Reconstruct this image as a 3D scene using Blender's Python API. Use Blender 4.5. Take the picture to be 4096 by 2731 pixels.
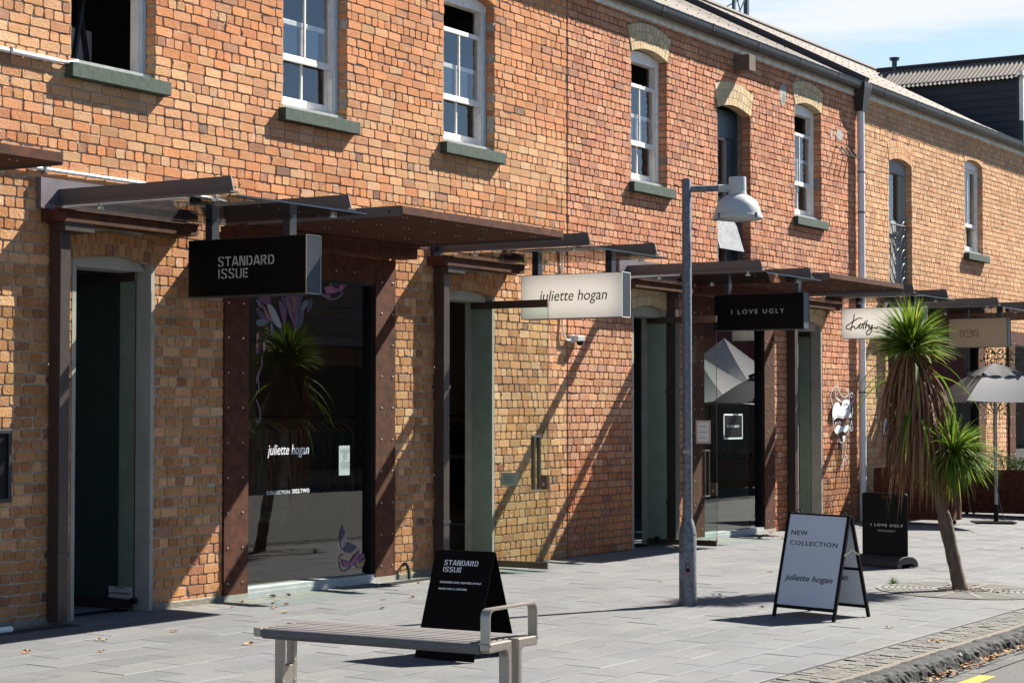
import bpy, math, random
from math import sin, cos, tan, atan, atan2, radians, pi, sqrt, floor
from mathutils import Vector, Matrix
random.seed(7)
S = bpy.context.scene
for o in list(bpy.data.objects): bpy.data.objects.remove(o)
COL = S.collection

# ------------------------------------------------------------------ camera
FPX, IW, IH = 7964.0, 4096.0, 2731.0          # focal length in photo pixels (70 mm on full frame)
YAW, PITCH = radians(58.7746), radians(2.0244)
CAMP = Vector((0.0, -11.8785, 1.75))
FW = Vector((sin(YAW)*cos(PITCH), cos(YAW)*cos(PITCH), sin(PITCH)))
RT = Vector((cos(YAW), -sin(YAW), 0)); UP = RT.cross(FW)
cam = bpy.data.cameras.new('camera'); camo = bpy.data.objects.new('camera', cam); COL.objects.link(camo)
camo.matrix_world = Matrix(((RT.x, UP.x, -FW.x, CAMP.x), (RT.y, UP.y, -FW.y, CAMP.y), (RT.z, UP.z, -FW.z, CAMP.z), (0, 0, 0, 1)))
cam.sensor_width = 36; cam.lens = 36*FPX/IW; cam.clip_start = .1; cam.clip_end = 3000
S.camera = camo
S.render.resolution_x, S.render.resolution_y = 1024, 682
S.view_settings.view_transform = 'Standard'; S.view_settings.look = 'None'; S.view_settings.gamma = 1
S.view_settings.exposure = 1.68
S.cycles.max_bounces = 10; S.cycles.transparent_max_bounces = 24; S.cycles.glossy_bounces = 4
S.cycles.caustics_reflective = False; S.cycles.caustics_refractive = False
# ------------------------------------------------------------------ sky and sun
SUN = Vector((.697, -.258, .669)).normalized()
W = bpy.data.worlds.new('World'); S.world = W; W.use_nodes = True
nt = W.node_tree; nt.nodes.clear()
out = nt.nodes.new('ShaderNodeOutputWorld'); bg = nt.nodes.new('ShaderNodeBackground')
sky = nt.nodes.new('ShaderNodeTexSky'); sky.sky_type = 'NISHITA'; sky.sun_disc = False
sky.sun_elevation = math.asin(SUN.z); sky.sun_rotation = atan2(SUN.x, SUN.y)
sky.air_density = 1.0; sky.dust_density = 0; sky.ozone_density = 2.0; sky.altitude = 1500
tc = nt.nodes.new('ShaderNodeTexCoord'); mp = nt.nodes.new('ShaderNodeMapping')
mp.inputs['Rotation'].default_value = (0, radians(-9), 0); mp.inputs['Scale'].default_value = (1.6, 1.6, 15.0)
nz = nt.nodes.new('ShaderNodeTexNoise'); nz.inputs['Scale'].default_value = 2.6; nz.inputs['Detail'].default_value = 6; nz.inputs['Roughness'].default_value = .55
rp = nt.nodes.new('ShaderNodeValToRGB'); rp.color_ramp.elements[0].position = .42; rp.color_ramp.elements[1].position = .60
rp.color_ramp.elements[0].color = (.30, .30, .30, 1); rp.color_ramp.elements[1].color = (1, 1, 1, 1)
mx = nt.nodes.new('ShaderNodeMixRGB'); mx.inputs[2].default_value = (5.7, 6.0, 6.25, 1)
L = nt.links.new
# clouds kept to the eastern sky in view; masked off elsewhere to hold ambient down
dt = nt.nodes.new('ShaderNodeVectorMath'); dt.operation = 'DOT_PRODUCT'; dt.inputs[1].default_value = (.93, .25, .27)
mr = nt.nodes.new('ShaderNodeMapRange'); mr.inputs['From Min'].default_value = .86; mr.inputs['From Max'].default_value = .95
ml = nt.nodes.new('ShaderNodeMath'); ml.operation = 'MULTIPLY'
L(tc.outputs['Generated'], dt.inputs[0]); L(dt.outputs['Value'], mr.inputs['Value']); L(rp.outputs[0], ml.inputs[0]); L(mr.outputs[0], ml.inputs[1])
L(tc.outputs['Generated'], mp.inputs[0]); L(mp.outputs[0], nz.inputs['Vector']); L(nz.outputs['Fac'], rp.inputs[0])
L(ml.outputs[0], mx.inputs[0]); L(sky.outputs[0], mx.inputs[1]); L(mx.outputs[0], bg.inputs[0]); L(bg.outputs[0], out.inputs[0])
bg.inputs[1].default_value = .05
sl_ = bpy.data.lights.new('sun', 'SUN'); sl_.energy = 5.0; sl_.angle = radians(.53); sl_.color = (1, .93, .82)
so = bpy.data.objects.new('sun', sl_); COL.objects.link(so); so.rotation_euler = (-SUN).to_track_quat('-Z', 'Y').to_euler()

# ------------------------------------------------------------------ helpers
def px(x, y, n, c):
    """point of the plane n.P=c seen at photo pixel (x,y): used to read real positions off the survey photo"""
    r = FW*FPX + RT*(x-IW/2) + UP*(IH/2-y); n = Vector(n)
    return CAMP + r*((c-n.dot(CAMP))/n.dot(r))
_OX = [(0,0),(1024,0),(2048,0),(3072,0),(0,683),(1024,683),(2048,683),(3072,683),(0,1366),(1024,1366),(2048,1366),(3072,1366),(0,2048),(1024,2048),(2048,2048),(3072,2048)]
def zp(n, x, y): return (_OX[n-1][0]+x/2.296, _OX[n-1][1]+y/2.296)
FALL = .022
def gz(y): return FALL*y if y > -6.95 else FALL*-6.95
def lin(r, g, b):
    f = lambda v: ((v/255+.055)/1.055)**2.4 if v > 10 else v/255/12.92
    return (f(r), f(g), f(b))
MATS = {}
def mat(name, col, rough=.6, metal=0., var=0., vscale=8., bump=0., bscale=60., spec=.5, col2=None, coat=0., attr=False, stretch=None, stain=None):
    if name in MATS: return MATS[name]
    m = bpy.data.materials.new(name); m.use_nodes = True; MATS[name] = m
    t = m.node_tree; b = t.nodes['Principled BSDF']
    b.inputs['Base Color'].default_value = (*col, 1); b.inputs['Roughness'].default_value = rough; b.inputs['Metallic'].default_value = metal
    b.inputs['Specular IOR Level'].default_value = spec; b.inputs['Coat Weight'].default_value = coat
    tcx = t.nodes.new('ShaderNodeTexCoord'); src = tcx.outputs['Object']
    if stretch:
        mpx = t.nodes.new('ShaderNodeMapping'); mpx.inputs['Scale'].default_value = stretch; t.links.new(src, mpx.inputs[0]); src = mpx.outputs[0]
    base = None
    if attr:
        a = t.nodes.new('ShaderNodeAttribute'); a.attribute_name = 'Col'; base = a.outputs['Color']
    if var or col2:
        n = t.nodes.new('ShaderNodeTexNoise'); n.inputs['Scale'].default_value = vscale; n.inputs['Detail'].default_value = 7; n.inputs['Roughness'].default_value = .65
        t.links.new(src, n.inputs['Vector'])
        if col2:
            r = t.nodes.new('ShaderNodeValToRGB'); r.color_ramp.elements[0].position = .36; r.color_ramp.elements[1].position = .66
            r.color_ramp.elements[0].color = (*col, 1); r.color_ramp.elements[1].color = (*col2, 1)
            t.links.new(n.outputs['Fac'], r.inputs[0]); base = r.outputs[0]
        else:
            r = t.nodes.new('ShaderNodeMapRange'); r.inputs['From Min'].default_value = .3; r.inputs['From Max'].default_value = .7
            r.inputs['To Min'].default_value = 1-var; r.inputs['To Max'].default_value = 1+var*.7
            t.links.new(n.outputs['Fac'], r.inputs['Value'])
            mm = t.nodes.new('ShaderNodeVectorMath'); mm.operation = 'SCALE'
            if base is not None: t.links.new(base, mm.inputs[0])
            else: mm.inputs[0].default_value = col
            t.links.new(r.outputs[0], mm.inputs['Scale']); base = mm.outputs[0]
        rr = t.nodes.new('ShaderNodeMapRange'); rr.inputs['To Min'].default_value = max(0, rough-.1); rr.inputs['To Max'].default_value = min(1, rough+.1)
        t.links.new(n.outputs['Fac'], rr.inputs['Value']); t.links.new(rr.outputs[0], b.inputs['Roughness'])
    if stain:                                  # patches of weathering: soot, lime bloom, worn traffic paths
        lo, hi, sc1, pale, amt, sc2 = stain
        n5 = t.nodes.new('ShaderNodeTexNoise'); n5.inputs['Scale'].default_value = sc1; n5.inputs['Detail'].default_value = 5; t.links.new(tcx.outputs['Object'], n5.inputs['Vector'])
        r5 = t.nodes.new('ShaderNodeMapRange'); r5.inputs['From Min'].default_value = .3; r5.inputs['From Max'].default_value = .7; r5.inputs['To Min'].default_value = lo; r5.inputs['To Max'].default_value = hi; t.links.new(n5.outputs['Fac'], r5.inputs['Value'])
        v5 = t.nodes.new('ShaderNodeVectorMath'); v5.operation = 'SCALE'; t.links.new(base, v5.inputs[0]); t.links.new(r5.outputs[0], v5.inputs['Scale'])
        n6 = t.nodes.new('ShaderNodeTexNoise'); n6.inputs['Scale'].default_value = sc2; n6.inputs['Detail'].default_value = 9; n6.inputs['Roughness'].default_value = .7; t.links.new(tcx.outputs['Object'], n6.inputs['Vector'])
        r6 = t.nodes.new('ShaderNodeMapRange'); r6.inputs['From Min'].default_value = .52; r6.inputs['From Max'].default_value = .68; r6.inputs['To Max'].default_value = amt; t.links.new(n6.outputs['Fac'], r6.inputs['Value'])
        m6 = t.nodes.new('ShaderNodeMixRGB'); m6.inputs[2].default_value = (*pale, 1); t.links.new(r6.outputs[0], m6.inputs[0]); t.links.new(v5.outputs[0], m6.inputs[1])
        n7 = t.nodes.new('ShaderNodeTexNoise'); n7.inputs['Scale'].default_value = sc2*14; n7.inputs['Detail'].default_value = 3; t.links.new(tcx.outputs['Object'], n7.inputs['Vector'])
        r7 = t.nodes.new('ShaderNodeMapRange'); r7.inputs['From Min'].default_value = .66; r7.inputs['From Max'].default_value = .72; r7.inputs['To Min'].default_value = 1; r7.inputs['To Max'].default_value = .45; t.links.new(n7.outputs['Fac'], r7.inputs['Value'])
        v7 = t.nodes.new('ShaderNodeVectorMath'); v7.operation = 'SCALE'; t.links.new(m6.outputs[0], v7.inputs[0]); t.links.new(r7.outputs[0], v7.inputs['Scale']); base = v7.outputs[0]
    if base is not None: t.links.new(base, b.inputs['Base Color'])
    if bump:
        n2 = t.nodes.new('ShaderNodeTexNoise'); n2.inputs['Scale'].default_value = bscale; n2.inputs['Detail'].default_value = 5; t.links.new(src, n2.inputs['Vector'])
        bp = t.nodes.new('ShaderNodeBump'); bp.inputs['Strength'].default_value = bump; bp.inputs['Distance'].default_value = .01
        t.links.new(n2.outputs['Fac'], bp.inputs['Height']); t.links.new(bp.outputs[0], b.inputs['Normal'])
    return m
def glass(name, tint, refl=1.0, tr=1.0, rough=0.0, ior=1.5):
    if name in MATS: return MATS[name]
    m = bpy.data.materials.new(name); m.use_nodes = True; MATS[name] = m
    t = m.node_tree; t.nodes.clear(); o = t.nodes.new('ShaderNodeOutputMaterial')
    a = t.nodes.new('ShaderNodeBsdfTransparent'); a.inputs[0].default_value = (*tint, 1)
    g = t.nodes.new('ShaderNodeBsdfGlossy'); g.inputs['Roughness'].default_value = rough; g.inputs[0].default_value = (refl, refl, refl, 1)
    f0 = ((ior-1)/(ior+1))**2; ge = t.nodes.new('ShaderNodeNewGeometry')
    d = t.nodes.new('ShaderNodeVectorMath'); d.operation = 'DOT_PRODUCT'; t.links.new(ge.outputs['Incoming'], d.inputs[0]); t.links.new(ge.outputs['Normal'], d.inputs[1])
    def mth(op, a, b=None):
        q = t.nodes.new('ShaderNodeMath'); q.operation = op
        for i, v in enumerate((a, b)):
            if v is None: continue
            if isinstance(v, (int, float)): q.inputs[i].default_value = v
            else: t.links.new(v, q.inputs[i])
        return q.outputs[0]
    fr = mth('ADD', f0, mth('MULTIPLY', 1-f0, mth('POWER', mth('SUBTRACT', 1.0, mth('ABSOLUTE', d.outputs['Value'])), 5.0)))
    x = t.nodes.new('ShaderNodeMixShader'); t.links.new(fr, x.inputs[0]); t.links.new(a.outputs[0], x.inputs[1]); t.links.new(g.outputs[0], x.inputs[2]); t.links.new(x.outputs[0], o.inputs[0])
    return m
class MB:
    def __init__(s): s.v = []; s.f = []; s.c = []; s.m = []; s.col = None; s.mi = 0
    def add(s, vs, fs, col=None):
        b = len(s.v); s.v += [tuple(v) for v in vs]
        for f in fs: s.f.append(tuple(i+b for i in f)); s.c.append(col or s.col or (1, 1, 1)); s.m.append(s.mi)
        return s
    def box(s, x0, x1, y0, y1, z0, z1, col=None):
        return s.add([(x0,y0,z0),(x1,y0,z0),(x1,y1,z0),(x0,y1,z0),(x0,y0,z1),(x1,y0,z1),(x1,y1,z1),(x0,y1,z1)], [(0,3,2,1),(4,5,6,7),(0,1,5,4),(1,2,6,5),(2,3,7,6),(3,0,4,7)], col)
    def obox(s, o, ex, ey, ez, a, b, c, col=None):
        """box in a local frame: a,b,c are (lo,hi) ranges along ex,ey,ez"""
        o, ex, ey, ez = map(Vector, (o, ex, ey, ez))
        P = lambda i, j, k: o+ex*a[i]+ey*b[j]+ez*c[k]
        return s.add([P(0,0,0),P(1,0,0),P(1,1,0),P(0,1,0),P(0,0,1),P(1,0,1),P(1,1,1),P(0,1,1)], [(0,3,2,1),(4,5,6,7),(0,1,5,4),(1,2,6,5),(2,3,7,6),(3,0,4,7)], col)
    def bar(s, p, q, w, h, up=(0,0,1), col=None):
        p, q = Vector(p), Vector(q); d = (q-p); l = d.length; d.normalize(); r = d.cross(Vector(up))
        if r.length < 1e-4: r = d.cross(Vector((1,0,0)))
        r.normalize(); u = r.cross(d)
        return s.obox(p, d, r, u, (0,l), (-w/2,w/2), (-h/2,h/2), col)
    def tube(s, pts, r, n=8, cap=True, col=None):
        pts = [Vector(p) for p in pts]; k = len(pts); rs = r if isinstance(r, (list,tuple)) else [r]*k
        rings = []; prev = None
        for i, p in enumerate(pts):
            d = (pts[min(i+1,k-1)]-pts[max(i-1,0)]).normalized()
            a = prev if prev is not None else (Vector((0,0,1)) if abs(d.z) < .9 else Vector((1,0,0)))
            u = (a-d*a.dot(d)).normalized(); w = d.cross(u); prev = u
            rings.append([p+(u*cos(2*pi*j/n)+w*sin(2*pi*j/n))*rs[i] for j in range(n)])
        vs = [v for g in rings for v in g]; fs = []
        for i in range(k-1):
            for j in range(n): fs.append((i*n+j, i*n+(j+1)%n, (i+1)*n+(j+1)%n, (i+1)*n+j))
        if cap: fs += [tuple(range(n))[::-1], tuple((k-1)*n+j for j in range(n))]
        return s.add(vs, fs, col)
    def lathe(s, prof, c, n=32, col=None):
        c = Vector(c); vs = []; fs = []
        for r, z in prof: vs += [c+Vector((r*cos(2*pi*j/n), r*sin(2*pi*j/n), z)) for j in range(n)]
        for i in range(len(prof)-1):
            for j in range(n): fs.append((i*n+j, i*n+(j+1)%n, (i+1)*n+(j+1)%n, (i+1)*n+j))
        return s.add(vs, fs, col)
    def prism(s, poly, o, eu, ev, en, t0, t1, col=None):
        o, eu, ev, en = map(Vector, (o, eu, ev, en)); n = len(poly)
        vs = [o+eu*u+ev*v+en*t0 for u, v in poly]+[o+eu*u+ev*v+en*t1 for u, v in poly]
        return s.add(vs, [tuple(range(n))[::-1], tuple(range(n, 2*n))]+[(i, (i+1)%n, n+(i+1)%n, n+i) for i in range(n)], col)
    def ribbon(s, pts, w, o, eu, ev, col=None):
        """flat stroke along 2-D points"""
        o, eu, ev = map(Vector, (o, eu, ev)); k = len(pts); vs = []
        for i in range(k):
            a, b = pts[max(i-1,0)], pts[min(i+1,k-1)]; dx, dy = b[0]-a[0], b[1]-a[1]; l = sqrt(dx*dx+dy*dy) or 1
            ww = (w[i] if isinstance(w, list) else w)/2
            for sg in (1,-1): vs.append(o+eu*(pts[i][0]-dy/l*ww*sg)+ev*(pts[i][1]+dx/l*ww*sg))
        return s.add(vs, [(2*i, 2*i+1, 2*i+3, 2*i+2) for i in range(k-1)], col)
    def build(s, name, m, parent=None, smooth=False, bevel=0, **props):
        base = parent
        while base is not None and base.parent is not None: base = base.parent
        off = Vector(base.location) if base is not None else Vector((0,0,0))
        me = bpy.data.meshes.new(name); me.from_pydata([(x-off.x, y-off.y, z-off.z) for x, y, z in s.v], [], s.f)
        for q in (m if isinstance(m, list) else [m]): me.materials.append(q)
        if isinstance(m, list): me.polygons.foreach_set('material_index', s.m)
        ca = me.attributes.new('Col', 'FLOAT_COLOR', 'FACE'); ca.data.foreach_set('color', [x for c in s.c for x in (*c, 1.0)])
        if smooth: me.polygons.foreach_set('use_smooth', [True]*len(me.polygons))
        me.update(); o = bpy.data.objects.new(name, me); COL.objects.link(o)
        if parent is not None: o.parent = parent
        if bevel:
            bm = o.modifiers.new('bevel', 'BEVEL'); bm.width = bevel; bm.segments = 2; bm.limit_method = 'ANGLE'
        if smooth and bevel == 0 and smooth != 'all':
            try: me.set_sharp_from_angle(angle=radians(40))
            except Exception: pass
        for k, v in props.items(): o[k] = v
        return o
def thing(name, label, cat, loc=(0,0,0), group=None):
    o = bpy.data.objects.new(name, None); COL.objects.link(o); o.location = loc; o.empty_display_size = .1
    o['label'] = label; o['category'] = cat
    if group: o['group'] = group
    return o
def tag(o, label, cat, group=None):
    o['label'] = label; o['category'] = cat
    if group: o['group'] = group
    return o
def struct(o): o['kind'] = 'structure'; return o
def copy_tree(o, parent=None):
    c = o.copy(); COL.objects.link(c)
    if parent is not None: c.parent = parent
    for ch in list(o.children): copy_tree(ch, c)
    return c
def smooth2(pts, n=6):
    """Catmull-Rom"""
    P = [pts[0]]+list(pts)+[pts[-1]]; r = []
    for i in range(1, len(P)-2):
        for j in range(n):
            t = j/n; q = []
            for d in range(len(pts[0])):
                a, b, c, e = P[i-1][d], P[i][d], P[i+1][d], P[i+2][d]
                q.append(.5*((2*b)+(c-a)*t+(2*a-5*b+4*c-e)*t*t+(3*b-a-3*c+e)*t**3))
            r.append(tuple(q))
    r.append(tuple(pts[-1])); return r
DG = None
def text(body, o, eu, ev, width, m, parent, name='lettering', height=None, shear=0., spacing=1., bold=0., thick=.0015, stencil=None):
    """lettering fitted to a width (and cap height): o is the left end of the base line"""
    cu = bpy.data.curves.new('t', 'FONT'); cu.body = body; cu.size = 1; cu.shear = shear; cu.space_character = spacing; cu.offset = bold; cu.extrude = .01; cu.resolution_u = 3
    ob = bpy.data.objects.new('t', cu); COL.objects.link(ob)
    dg = bpy.context.evaluated_depsgraph_get(); me = bpy.data.meshes.new_from_object(ob.evaluated_get(dg))
    vs = [v.co.copy() for v in me.vertices]; fs = [tuple(p.vertices) for p in me.polygons]
    bpy.data.objects.remove(ob); bpy.data.curves.remove(cu); bpy.data.meshes.remove(me)
    x0 = min(v.x for v in vs); x1 = max(v.x for v in vs); sx = width/(x1-x0)
    cap = .73
    sy = height/cap if height else sx
    o, eu, ev = Vector(o), Vector(eu).normalized(), Vector(ev).normalized(); en = eu.cross(ev).normalized()
    mb = MB(); mb.add([o+eu*((v.x-x0)*sx)+ev*(v.y*sy)+en*(thick if v.z > 0 else -thick) for v in vs], fs)
    return mb.build(name, m, parent)

# ------------------------------------------------------------------ materials
M_BRICK = mat('brick', (.5,.25,.1), .92, var=.24, vscale=38, bump=.9, bscale=70, spec=.2, attr=True, stain=(.84, 1.10, 1.1, (.56,.47,.36), .32, 6.5))
M_MORTAR = mat('mortar', (.40,.36,.30), .95, var=.35, vscale=14, bump=.8, bscale=90, spec=.1)
M_CONC = mat('concrete', (.33,.31,.27), .9, var=.15, vscale=6, bump=.3, bscale=120, spec=.2)
M_STONE = mat('green_stone', (.018,.042,.028), .85, col2=(.062,.092,.07), vscale=16, bump=.9, bscale=140)
M_WHITE = mat('white_paint', (.74,.72,.68), .5, var=.16, vscale=12, bump=.15, bscale=60)
M_BLUEW = mat('pale_blue_paint', (.45,.55,.62), .5, var=.12, vscale=10)
M_DARKW = mat('teal_paint', (.025,.05,.06), .45, var=.2, vscale=10)
M_GREYW = mat('grey_weathered_wood', (.30,.31,.30), .8, var=.25, vscale=9, stretch=(6,6,1))
M_CORTEN = mat('corten_steel', (.042,.014,.008), .8, col2=(.105,.036,.018), vscale=11, bump=.25, bscale=160, spec=.2)
M_BROWN = mat('brown_painted_steel', (.045,.028,.026), .45, var=.25, vscale=7)
M_GREYST = mat('grey_painted_steel', (.075,.073,.076), .5, var=.12, vscale=5)
M_PLUM = mat('plum_grey_flashing', (.13,.11,.125), .5, var=.15, vscale=5)
M_CHROME = mat('polished_steel', (.5,.5,.48), .3, 1.)
M_BRONZE = mat('bronze_anodised', (.13,.10,.075), .35, .75, var=.1)
M_BLACK = mat('satin_black', (.006,.006,.007), .45, spec=.15)
M_SIGNBLK = mat('sign_black', (.004,.004,.0045), .5, spec=.07)
M_NAVY = mat('navy_steel', (.018,.023,.034), .45, var=.25, vscale=20, stretch=(9,9,.6))
M_GALV = mat('galvanised_steel', (.09,.098,.11), .5, .35, col2=(.18,.19,.21), vscale=24)
M_LAMPW = mat('lamp_enamel', (.42,.44,.43), .35)
M_DARKROOM = mat('dark_interior', (.16,.18,.18), .9)
M_BROWNROOM = mat('brown_interior_wall', (.34,.23,.16), .9, var=.1, vscale=3)
M_ZINC = mat('dark_gutter', (.028,.028,.032), .45, var=.2, vscale=6, spec=.35)
M_FASCIA = mat('weathered_fascia', (.70,.66,.57), .8, var=.3, vscale=7, bump=.2)
M_ROOF = mat('corrugated_iron', (.10,.085,.075), .75, col2=(.17,.15,.132), vscale=5, stretch=(9,.5,.5), spec=.2)
M_STEEL = mat('brushed_stainless', (.33,.30,.265), .42, .7, var=.1, vscale=30)
M_SLAT = mat('weathered_slat', (.135,.127,.125), .8, var=.4, vscale=9, bump=.3, stretch=(22,1.3,22))
M_PVC = mat('white_conduit', (.75,.75,.75), .4)
M_PAPER = mat('white_paper', (.78,.78,.76), .7)
M_INK = mat('black_ink', (.01,.01,.01), .5)
M_LETW = mat('white_vinyl', (.85,.85,.86), .5)
M_LETG = mat('grey_vinyl', (.42,.42,.43), .5)
M_CREAM = mat('sign_cream', (.58,.55,.50), .4, var=.04, vscale=3)
M_TAN = mat('sign_tan', (.44,.34,.24), .4, var=.04, vscale=3)
def acrylic(name, col):
    m = bpy.data.materials.new(name); m.use_nodes = True; t = m.node_tree; t.nodes.clear(); o = t.nodes.new('ShaderNodeOutputMaterial')
    d = t.nodes.new('ShaderNodeBsdfDiffuse'); r = t.nodes.new('ShaderNodeBsdfTranslucent'); x = t.nodes.new('ShaderNodeMixShader'); x.inputs[0].default_value = .55
    d.inputs[0].default_value = (*col, 1); r.inputs[0].default_value = (*col, 1); t.links.new(d.outputs[0], x.inputs[1]); t.links.new(r.outputs[0], x.inputs[2]); t.links.new(x.outputs[0], o.inputs[0]); return m
M_CREAM = acrylic('cream_acrylic', (.86,.845,.82)); M_TAN = acrylic('tan_acrylic', (.80,.64,.46))
G_PANE = glass('window_glass', (.86,.89,.90), .95, ior=2.0)
G_SHOP = glass('shop_glass', (.78,.80,.78), .95, ior=2.0)
G_DOOR = glass('door_glass', (.90,.955,.93), .8, ior=1.25)
G_CANOPY = glass('canopy_glass', (.92,.975,.955), .5, ior=1.2)
G_ACR = glass('clear_acrylic', (.96,.975,.975), .5, ior=1.2)

# ------------------------------------------------------------------ ground
def pick(tab):
    r = random.random(); a = 0
    for w, c in tab:
        a += w
        if r < a: return c
    return tab[-1][1]
def jit(c, a): k = 1+random.uniform(-a, a); return tuple(max(0, v*k*(1+random.uniform(-.03, .03))) for v in c)
def jit2(c, a): k = 1+random.uniform(-a, a); return tuple(v*k*(1+random.uniform(-.012, .012)) for v in c)
M_PAVER = mat('basalt_paver', (.12,.12,.12), .8, var=.22, vscale=120, bump=.35, bscale=300, spec=.3, attr=True, stain=(.86, 1.06, .9, (.17,.165,.15), .35, 2.2))
M_JOINT = mat('paver_joint', (.10,.097,.09), .95, var=.3, vscale=30)
M_ASPH = mat('asphalt', (.085,.085,.085), .9, var=.25, vscale=80, bump=.8, bscale=220)
KY = -6.13        # inner edge of the brick edging
mb = MB()
# joint bed
mb.mi = 1
mb.add([(2,.9,gz(.0)-.014),(2,KY,gz(KY)-.014),(60,KY,gz(KY)-.014),(60,.9,gz(0)-.014)], [(0,1,2,3)], (1,1,1))
mb.mi = 0
def slab(x0, x1, y0, y1, col, dz=0, g=.0034, tx=0, ty=0):
    xs, ys = (x0+g, x1-g), (y0+g, y1-g); e = .003; ey_ = .0075 if y1-y0 > .15 else .003
    zt = lambda x, y: gz(y)+dz+tx*(x-x0)+ty*(y-y0)
    vs = [(xs[0],ys[0]),(xs[1],ys[0]),(xs[1],ys[1]),(xs[0],ys[1])]
    top = [(x+(e if i in (0,3) else -e), y+(ey_ if i in (0,1) else -ey_), zt(x,y)) for i, (x, y) in enumerate(vs)]
    mid = [(x, y, zt(x,y)-.0022) for x, y in vs]; bot = [(x, y, zt(x,y)-.02) for x, y in vs]
    k_ = len(mb.c); mb.add(top+mid+bot, [(0,1,2,3)]+[(4+i,4+(i+1)%4,(i+1)%4,i) for i in range(4)]+[(8+i,8+(i+1)%4,4+(i+1)%4,4+i) for i in range(4)], col)
    w_ = random.choice((1.0, 1.0, 1.15, 1.35, 1.6)) if ey_ > .005 else 1.0      # worn, sand-bleached long arrises
    for q in (k_+1, k_+3): mb.c[q] = tuple(v*w_ for v in col)
pc = [(.55,(.128,.133,.141)),(.3,(.120,.125,.133)),(.09,(.137,.139,.141)),(.06,(.110,.115,.122))]
y = 0.0; k = 0
ys = [.12, -.14, -.36]
while ys[-1] > KY+.05: ys.append(max(ys[-1]-.302, KY))
for k in range(len(ys)-1):
    y1, y0 = ys[k], ys[k+1]
    Lx = .2 if k < 2 else .6
    x = 6.0+(.3 if k % 2 else 0)+.17+random.uniform(-.02,.02)
    while x < 46:
        w = Lx+random.uniform(-.004, .004); c = jit2(pick(pc), .05)
        if k < 2: c = jit2((.155,.152,.143), .08)
        slab(x, x+w, y0, y1, c, random.uniform(-.0016,.0016), random.uniform(.0016,.0034), random.uniform(-.002,.002), random.uniform(-.003,.003)); x += w
struct(mb.build('pavement', [M_PAVER, M_JOINT]))
# brick edging strip of three rows along the kerb, mortar strip, rough bluestone kerb
M_EDGE = mat('edging_brick', (.12,.12,.11), .9, var=.25, vscale=60, bump=.6, bscale=200, attr=True)
mb = MB(); mb.mi = 1
mb.add([(2,KY,gz(KY)-.006),(2,-6.62,gz(-6.62)-.006),(60,-6.62,gz(-6.62)-.006),(60,KY,gz(KY)-.006)], [(0,1,2,3)])
mb.mi = 0
for r in range(3):
    x = 6+r*.06
    while x < 46:
        w = random.uniform(.095,.115)
        slab(x, x+w, KY-.118*(r+1), KY-.118*r, jit((.115,.113,.105), .2), random.uniform(-.004,.003), random.uniform(.006,.009), random.uniform(-.04,.04), random.uniform(-.03,.03)); x += w
struct(mb.build('edging_strip', [M_EDGE, mat('edging_mortar', (.125,.108,.086), .95, var=.2, vscale=12)]))
M_KERB = mat('bluestone', (.008,.009,.009), .85, col2=(.042,.045,.047), vscale=16, bump=1.0, bscale=55, spec=.35)
mb = MB(); x = 6
while x < 46:
    w = random.uniform(.28,.75); nx = max(4, int(w/.045)); prof = [(-6.555,-.012),(-6.58,.010),(-6.62,.013),(-6.66,.012),(-6.70,.006),(-6.722,-.010),(-6.732,-.03),(-6.738,-.06),(-6.744,-.09),(-6.75,-.15)]
    base = gz(-6.63); sc_ = random.uniform(-.012,.012)
    vs = []; fs = []
    for i in range(nx+1):
        u = x+w*i/nx; en = .02 if i in (0, nx) else 0
        for j, (yy, zz) in enumerate(prof):
            vs.append((u+random.uniform(-.008,.008), yy+random.uniform(-.009,.009)*(1 if j else 3)+en*(.8 if j > 3 else 0)+sc_, base+zz+random.uniform(-.005,.005)-en*.6))
    np_ = len(prof)
    for i in range(nx):
        for j in range(np_-1): fs.append((i*np_+j, i*np_+j+1, (i+1)*np_+j+1, (i+1)*np_+j))
    mb.add(vs, fs); x += w+.0015
ko = struct(mb.build('kerb', M_KERB))
zr = -.258
mb = MB(); mb.add([(-400,-6.6,zr),(-400,-400,zr-.004),(600,-400,zr-.004),(600,-6.6,zr)], [(0,1,2,3)])
struct(mb.build('road', M_ASPH))
mb = MB(); mb.add([(-400,400,gz(0)-.02),(-400,.4,gz(0)-.02),(600,.4,gz(0)-.02),(600,400,gz(0)-.02)], [(0,1,2,3)])
mb.add([(60,.9,-.011),(60,-6.7,gz(-6.7)-.011),(600,-6.7,gz(-6.7)-.011),(600,.9,-.011)], [(0,1,2,3)])
struct(mb.build('ground', mat('ground_earth', (.10,.10,.095), .95)))
# rough gutter stones and the yellow road line
mb = MB(); x = 6
while x < 46:
    w = random.uniform(.2,.4)
    for r in range(2):
        y1 = -6.74-r*.14; mb.add([(x,y1,zr+.006),(x,y1-.135,zr+.008),(x+w-.01,y1-.135,zr+.008+random.uniform(-.003,.004)),(x+w-.01,y1,zr+.006+random.uniform(-.003,.004))], [(0,1,2,3)], jit((.07,.07,.07), .3))
    x += w
struct(mb.build('gutter_channel', mat('gutter_stone', (.07,.07,.07), .9, var=.4, vscale=25, bump=1, bscale=60, attr=True)))
a = px(*zp(16,1860,1490),(0,0,1),zr); b = px(*zp(16,2090,1512),(0,0,1),zr); c = px(*zp(16,1740,1590),(0,0,1),zr)
mb = MB(); mb.add([(a.x,a.y,zr+.005),(b.x,b.y,zr+.005),(b.x-1.5,b.y-.02,zr+.005),(a.x-1.5,a.y+.0,zr+.005)], [(3,2,1,0)])
struct(mb.build('road_marking', mat('yellow_road_paint', (.62,.30,.012), .7, var=.1, vscale=40)))

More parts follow.
